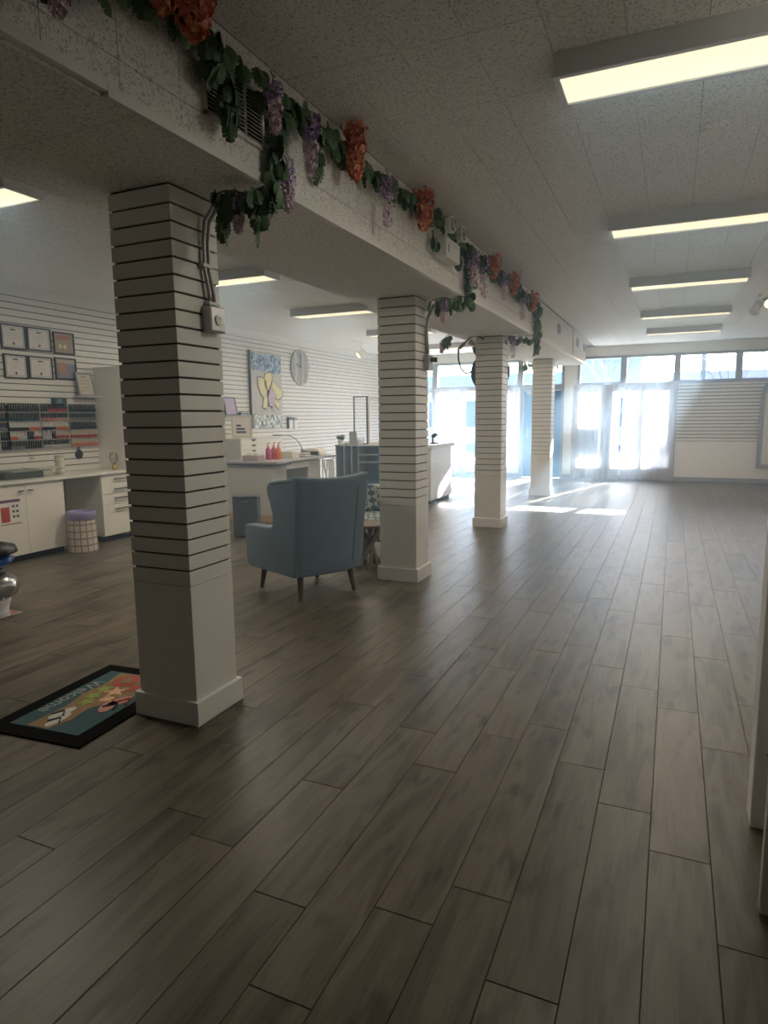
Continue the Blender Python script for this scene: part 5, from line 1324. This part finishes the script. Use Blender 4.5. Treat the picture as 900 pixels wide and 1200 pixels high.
# ------------------------------------------------------------------ by the street wall
t = thing('arched_mirror', 'grey framed mirror with rounded top corner on the slatted end wall', 'mirror', (1.66, YF-0.022, 0.32))
out = [(0, 0), (0.9, 0), (0.9, 1.75), (0.82, 1.86), (0.19, 1.86), (0.08, 1.80), (0.02, 1.62)]
MB().prism([(0.09, 0.085), (0.82, 0.085), (0.82, 1.74), (0.78, 1.78), (0.22, 1.78), (0.14, 1.74), (0.10, 1.60)], (0, -0.0005, 0), (1, 0, 0), (0, 0, 1), (0, -0.008, 0)).build('pane', MT['mirror'], t)
mb = MB(); inn = [(0.09, 0.085), (0.82, 0.085), (0.82, 1.74), (0.78, 1.78), (0.22, 1.78), (0.14, 1.74), (0.10, 1.60)]
n = len(out)
for y in (0, -0.045):
    for p in out: mb.v.append((p[0], y, p[1]))
    for p in inn: mb.v.append((p[0], y, p[1]))
for k in range(n):
    k2 = (k+1) % n
    mb.f += [(k, k2, n+k2, n+k), (2*n+k2, 2*n+k, 3*n+k, 3*n+k2), (k2, k, 2*n+k, 2*n+k2), (n+k, n+k2, 3*n+k2, 3*n+k)]
mb.m = [0]*len(mb.f); mb.build('frame', MT['frame'], t)
t = thing('floor_box', 'dark blue crate on the floor left of the street door', 'crate', (-3.78, 15.55, 0)); box('body', C('crate_blue', (0.05, 0.10, 0.22)), -0.17, -0.14, 0, 0.11, 0.14, 0.28, t, bevel=0.006)
MB().box(-0.06, -0.146, 0.18, 0.02, -0.141, 0.21).build('grip', MT['black'], t)
t = thing('door_rug', 'dark entrance rug inside the street door', 'mat', (-2.95, 15.3, 0)); box('pile', C('rug_grey', (0.10, 0.10, 0.11), 0.95), -0.45, -0.3, 0.0003, 0.45, 0.3, 0.009, t); 

# ------------------------------------------------------------------ the street outside
g = box('ground_street', MT['asphalt'], -60, YF+5.2, -0.6, 60, 90, -0.25); tag(g, 'asphalt street outside the shop windows', 'street', kind='structure')
g = box('ground_pavement', MT['sidewalk'], -60, YF+0.21, -0.4, 60, YF+5.2, -0.12); tag(g, 'concrete pavement along the shop front', 'pavement', kind='structure')
def facade(label, x0, x1, y, h, colr, roofc, nwin, canopy=None):
    t = thing('building', label, 'building', ((x0+x1)/2, y, -0.25)); w = (x1-x0)/2
    box('walls', colr, -w, 0, 0, w, 12, h, t); box('parapet', roofc, -w-0.1, -0.12, h-0.45, w+0.1, 0.0, h+0.1, t)
    for k in range(nwin):
        xa = -w+(k+0.18)*2*w/nwin; xb = -w+(k+0.82)*2*w/nwin
        f = box('window', C('far_frame', (0.60, 0.62, 0.66)), xa, -0.08, 1.0, xb, -0.0005, 2.8, t)
        box('pane', C('far_glass', (0.10, 0.14, 0.20), 0.1), xa+0.1, -0.095, 1.1, xb-0.1, -0.081, 2.7, f)
    if canopy: box('awning', canopy, -w*0.9, -1.5, 3.0, w*0.9, -0.13, 3.25, t)
    return t
facade('long pale blue flat roofed building across the street', -30, -6.2, 41, 4.25, C('far_blue', (0.66, 0.71, 0.80)), C('far_blue2', (0.55, 0.62, 0.76)), 7)
facade('taller grey blue building seen through the branch transom', -6.0, -1.8, 40, 5.2, C('far_slate', (0.62, 0.68, 0.80)), C('far_slate2', (0.52, 0.58, 0.74)), 2)
facade('low lilac building with a pale roof band across the street', -1.6, 5.6, 42, 4.05, C('far_lilac', (0.72, 0.70, 0.80)), C('far_lilac2', (0.60, 0.52, 0.64)), 3)
facade('taller shaded violet building at the right of the street view', 6.6, 26, 38, 13.0, C('far_violet', (0.60, 0.58, 0.72)), C('far_violet2', (0.62, 0.60, 0.72)), 4, C('far_awning', (0.40, 0.48, 0.70)))
cn = thing('sun_block_canopy', 'unseen flat canopy added outside to cut sun through the transoms', 'canopy', (-2.2, YF+0.2, 3.03))  # added out of view to block sun through the transom tops
box('deck', MT['frame'], -8, 0, 0, 8, 1.0, 0.14, cn); box('fascia', MT['trim'], -8, 1.0, -0.02, 8, 1.03, 0.2, cn)
def tree(label, x, y, h, seed):
    rg = random.Random(seed); t = thing('bare_tree', label, 'tree', (x, y, -0.12), group='bare street trees'); trunk = MB(); br = MB()
    trunk.tube([(0, 0, 0), (0.03, 0, h*0.2), (0, 0.03, h*0.42)], [0.08, 0.06, 0.05], n=7)
    def grow(p, dvec, l, rad, dep):
        q = p+dvec*l; mid = p.lerp(q, 0.5)+Vector((rg.uniform(-1, 1), rg.uniform(-1, 1), 0))*l*0.06
        br.tube([p, mid, q], [rad, rad*0.8, rad*0.6], n=4, cap=False)
        if dep == 0: return
        for k in range(3):
            nd = (dvec + Vector((rg.uniform(-.8, .8), rg.uniform(-.8, .8), rg.uniform(-.1, .55)))).normalized()
            grow(p.lerp(q, rg.uniform(0.55, 1.0)), nd, l*rg.uniform(0.6, 0.78), rad*0.6, dep-1)
    for k in range(4):
        a = k*PI/2+rg.uniform(-.5, .5)
        grow(Vector((0, 0.03, h*0.41)), Vector((0.6*math.cos(a), 0.6*math.sin(a), 0.9)).normalized(), h*0.24, 0.026, 4)
    trunk.build('trunk', MT['bark'], t); b = br.build('branches', MT['bark'], t); b['kind'] = 'stuff'
    return t
tree('bare street tree before the slate blue building', -2.0, 23.0, 5.4, 3)
tree('bare street tree in front of the utility pole', 1.3, 20.6, 5.0, 8)
tree('bare street tree shading the left hand curtains', -4.9, 20.2, 5.2, 5)
t = thing('utility_pole', 'utility pole with wires and a small sign across the street', 'utility pole', (1.22, 36, -0.25))
MB().tube([(0, 0, 0), (0, 0, 7.5)], 0.11, n=8).build('pole', MT['bark'], t); box('crossarm', MT['bark'], -0.9, -0.12, 5.9, 0.9, -0.11+0.2, 6.0, t)
sg = box('street_sign', C('sign_blue', (0.22, 0.30, 0.52)), -0.9, -0.2, 4.62, 0.55, -0.13, 5.05, t)
for k in range(3): MB().tube([(-0.8+0.8*k, 0, 6.0), (6+0.8*k, -1, 5.0), (14+0.8*k, -2, 5.4)], 0.02, n=4).build('wire', MT['black'], t)
for k in range(3): MB().tube([(-0.8+0.8*k, 0, 6.0), (-7+0.8*k, 0.5, 5.1), (-15+0.8*k, 1, 5.5)], 0.02, n=4).build('wire', MT['black'], t)

# ------------------------------------------------------------------ light haze volume added to imitate lens flare over the far shop
hm = bpy.data.materials.new('lens_glare'); hm.use_nodes = True
for n in list(hm.node_tree.nodes): hm.node_tree.nodes.remove(n)
ho = hm.node_tree.nodes.new('ShaderNodeOutputMaterial'); hv = hm.node_tree.nodes.new('ShaderNodeVolumeScatter')
hv.inputs['Color'].default_value = (0.50, 0.74, 1.0, 1); hv.inputs['Density'].default_value = GLARE; hv.inputs['Anisotropy'].default_value = 0.35
hm.node_tree.links.new(hv.outputs[0], ho.inputs['Volume'])
hz = box('glare', hm, XL+0.05, 3.0, 0.02, XR-0.05, YF-0.15, ZC-0.12)
tag(hz, 'thin bluish haze added to imitate lens flare over the daylit part of the shop', 'glare', kind='stuff')
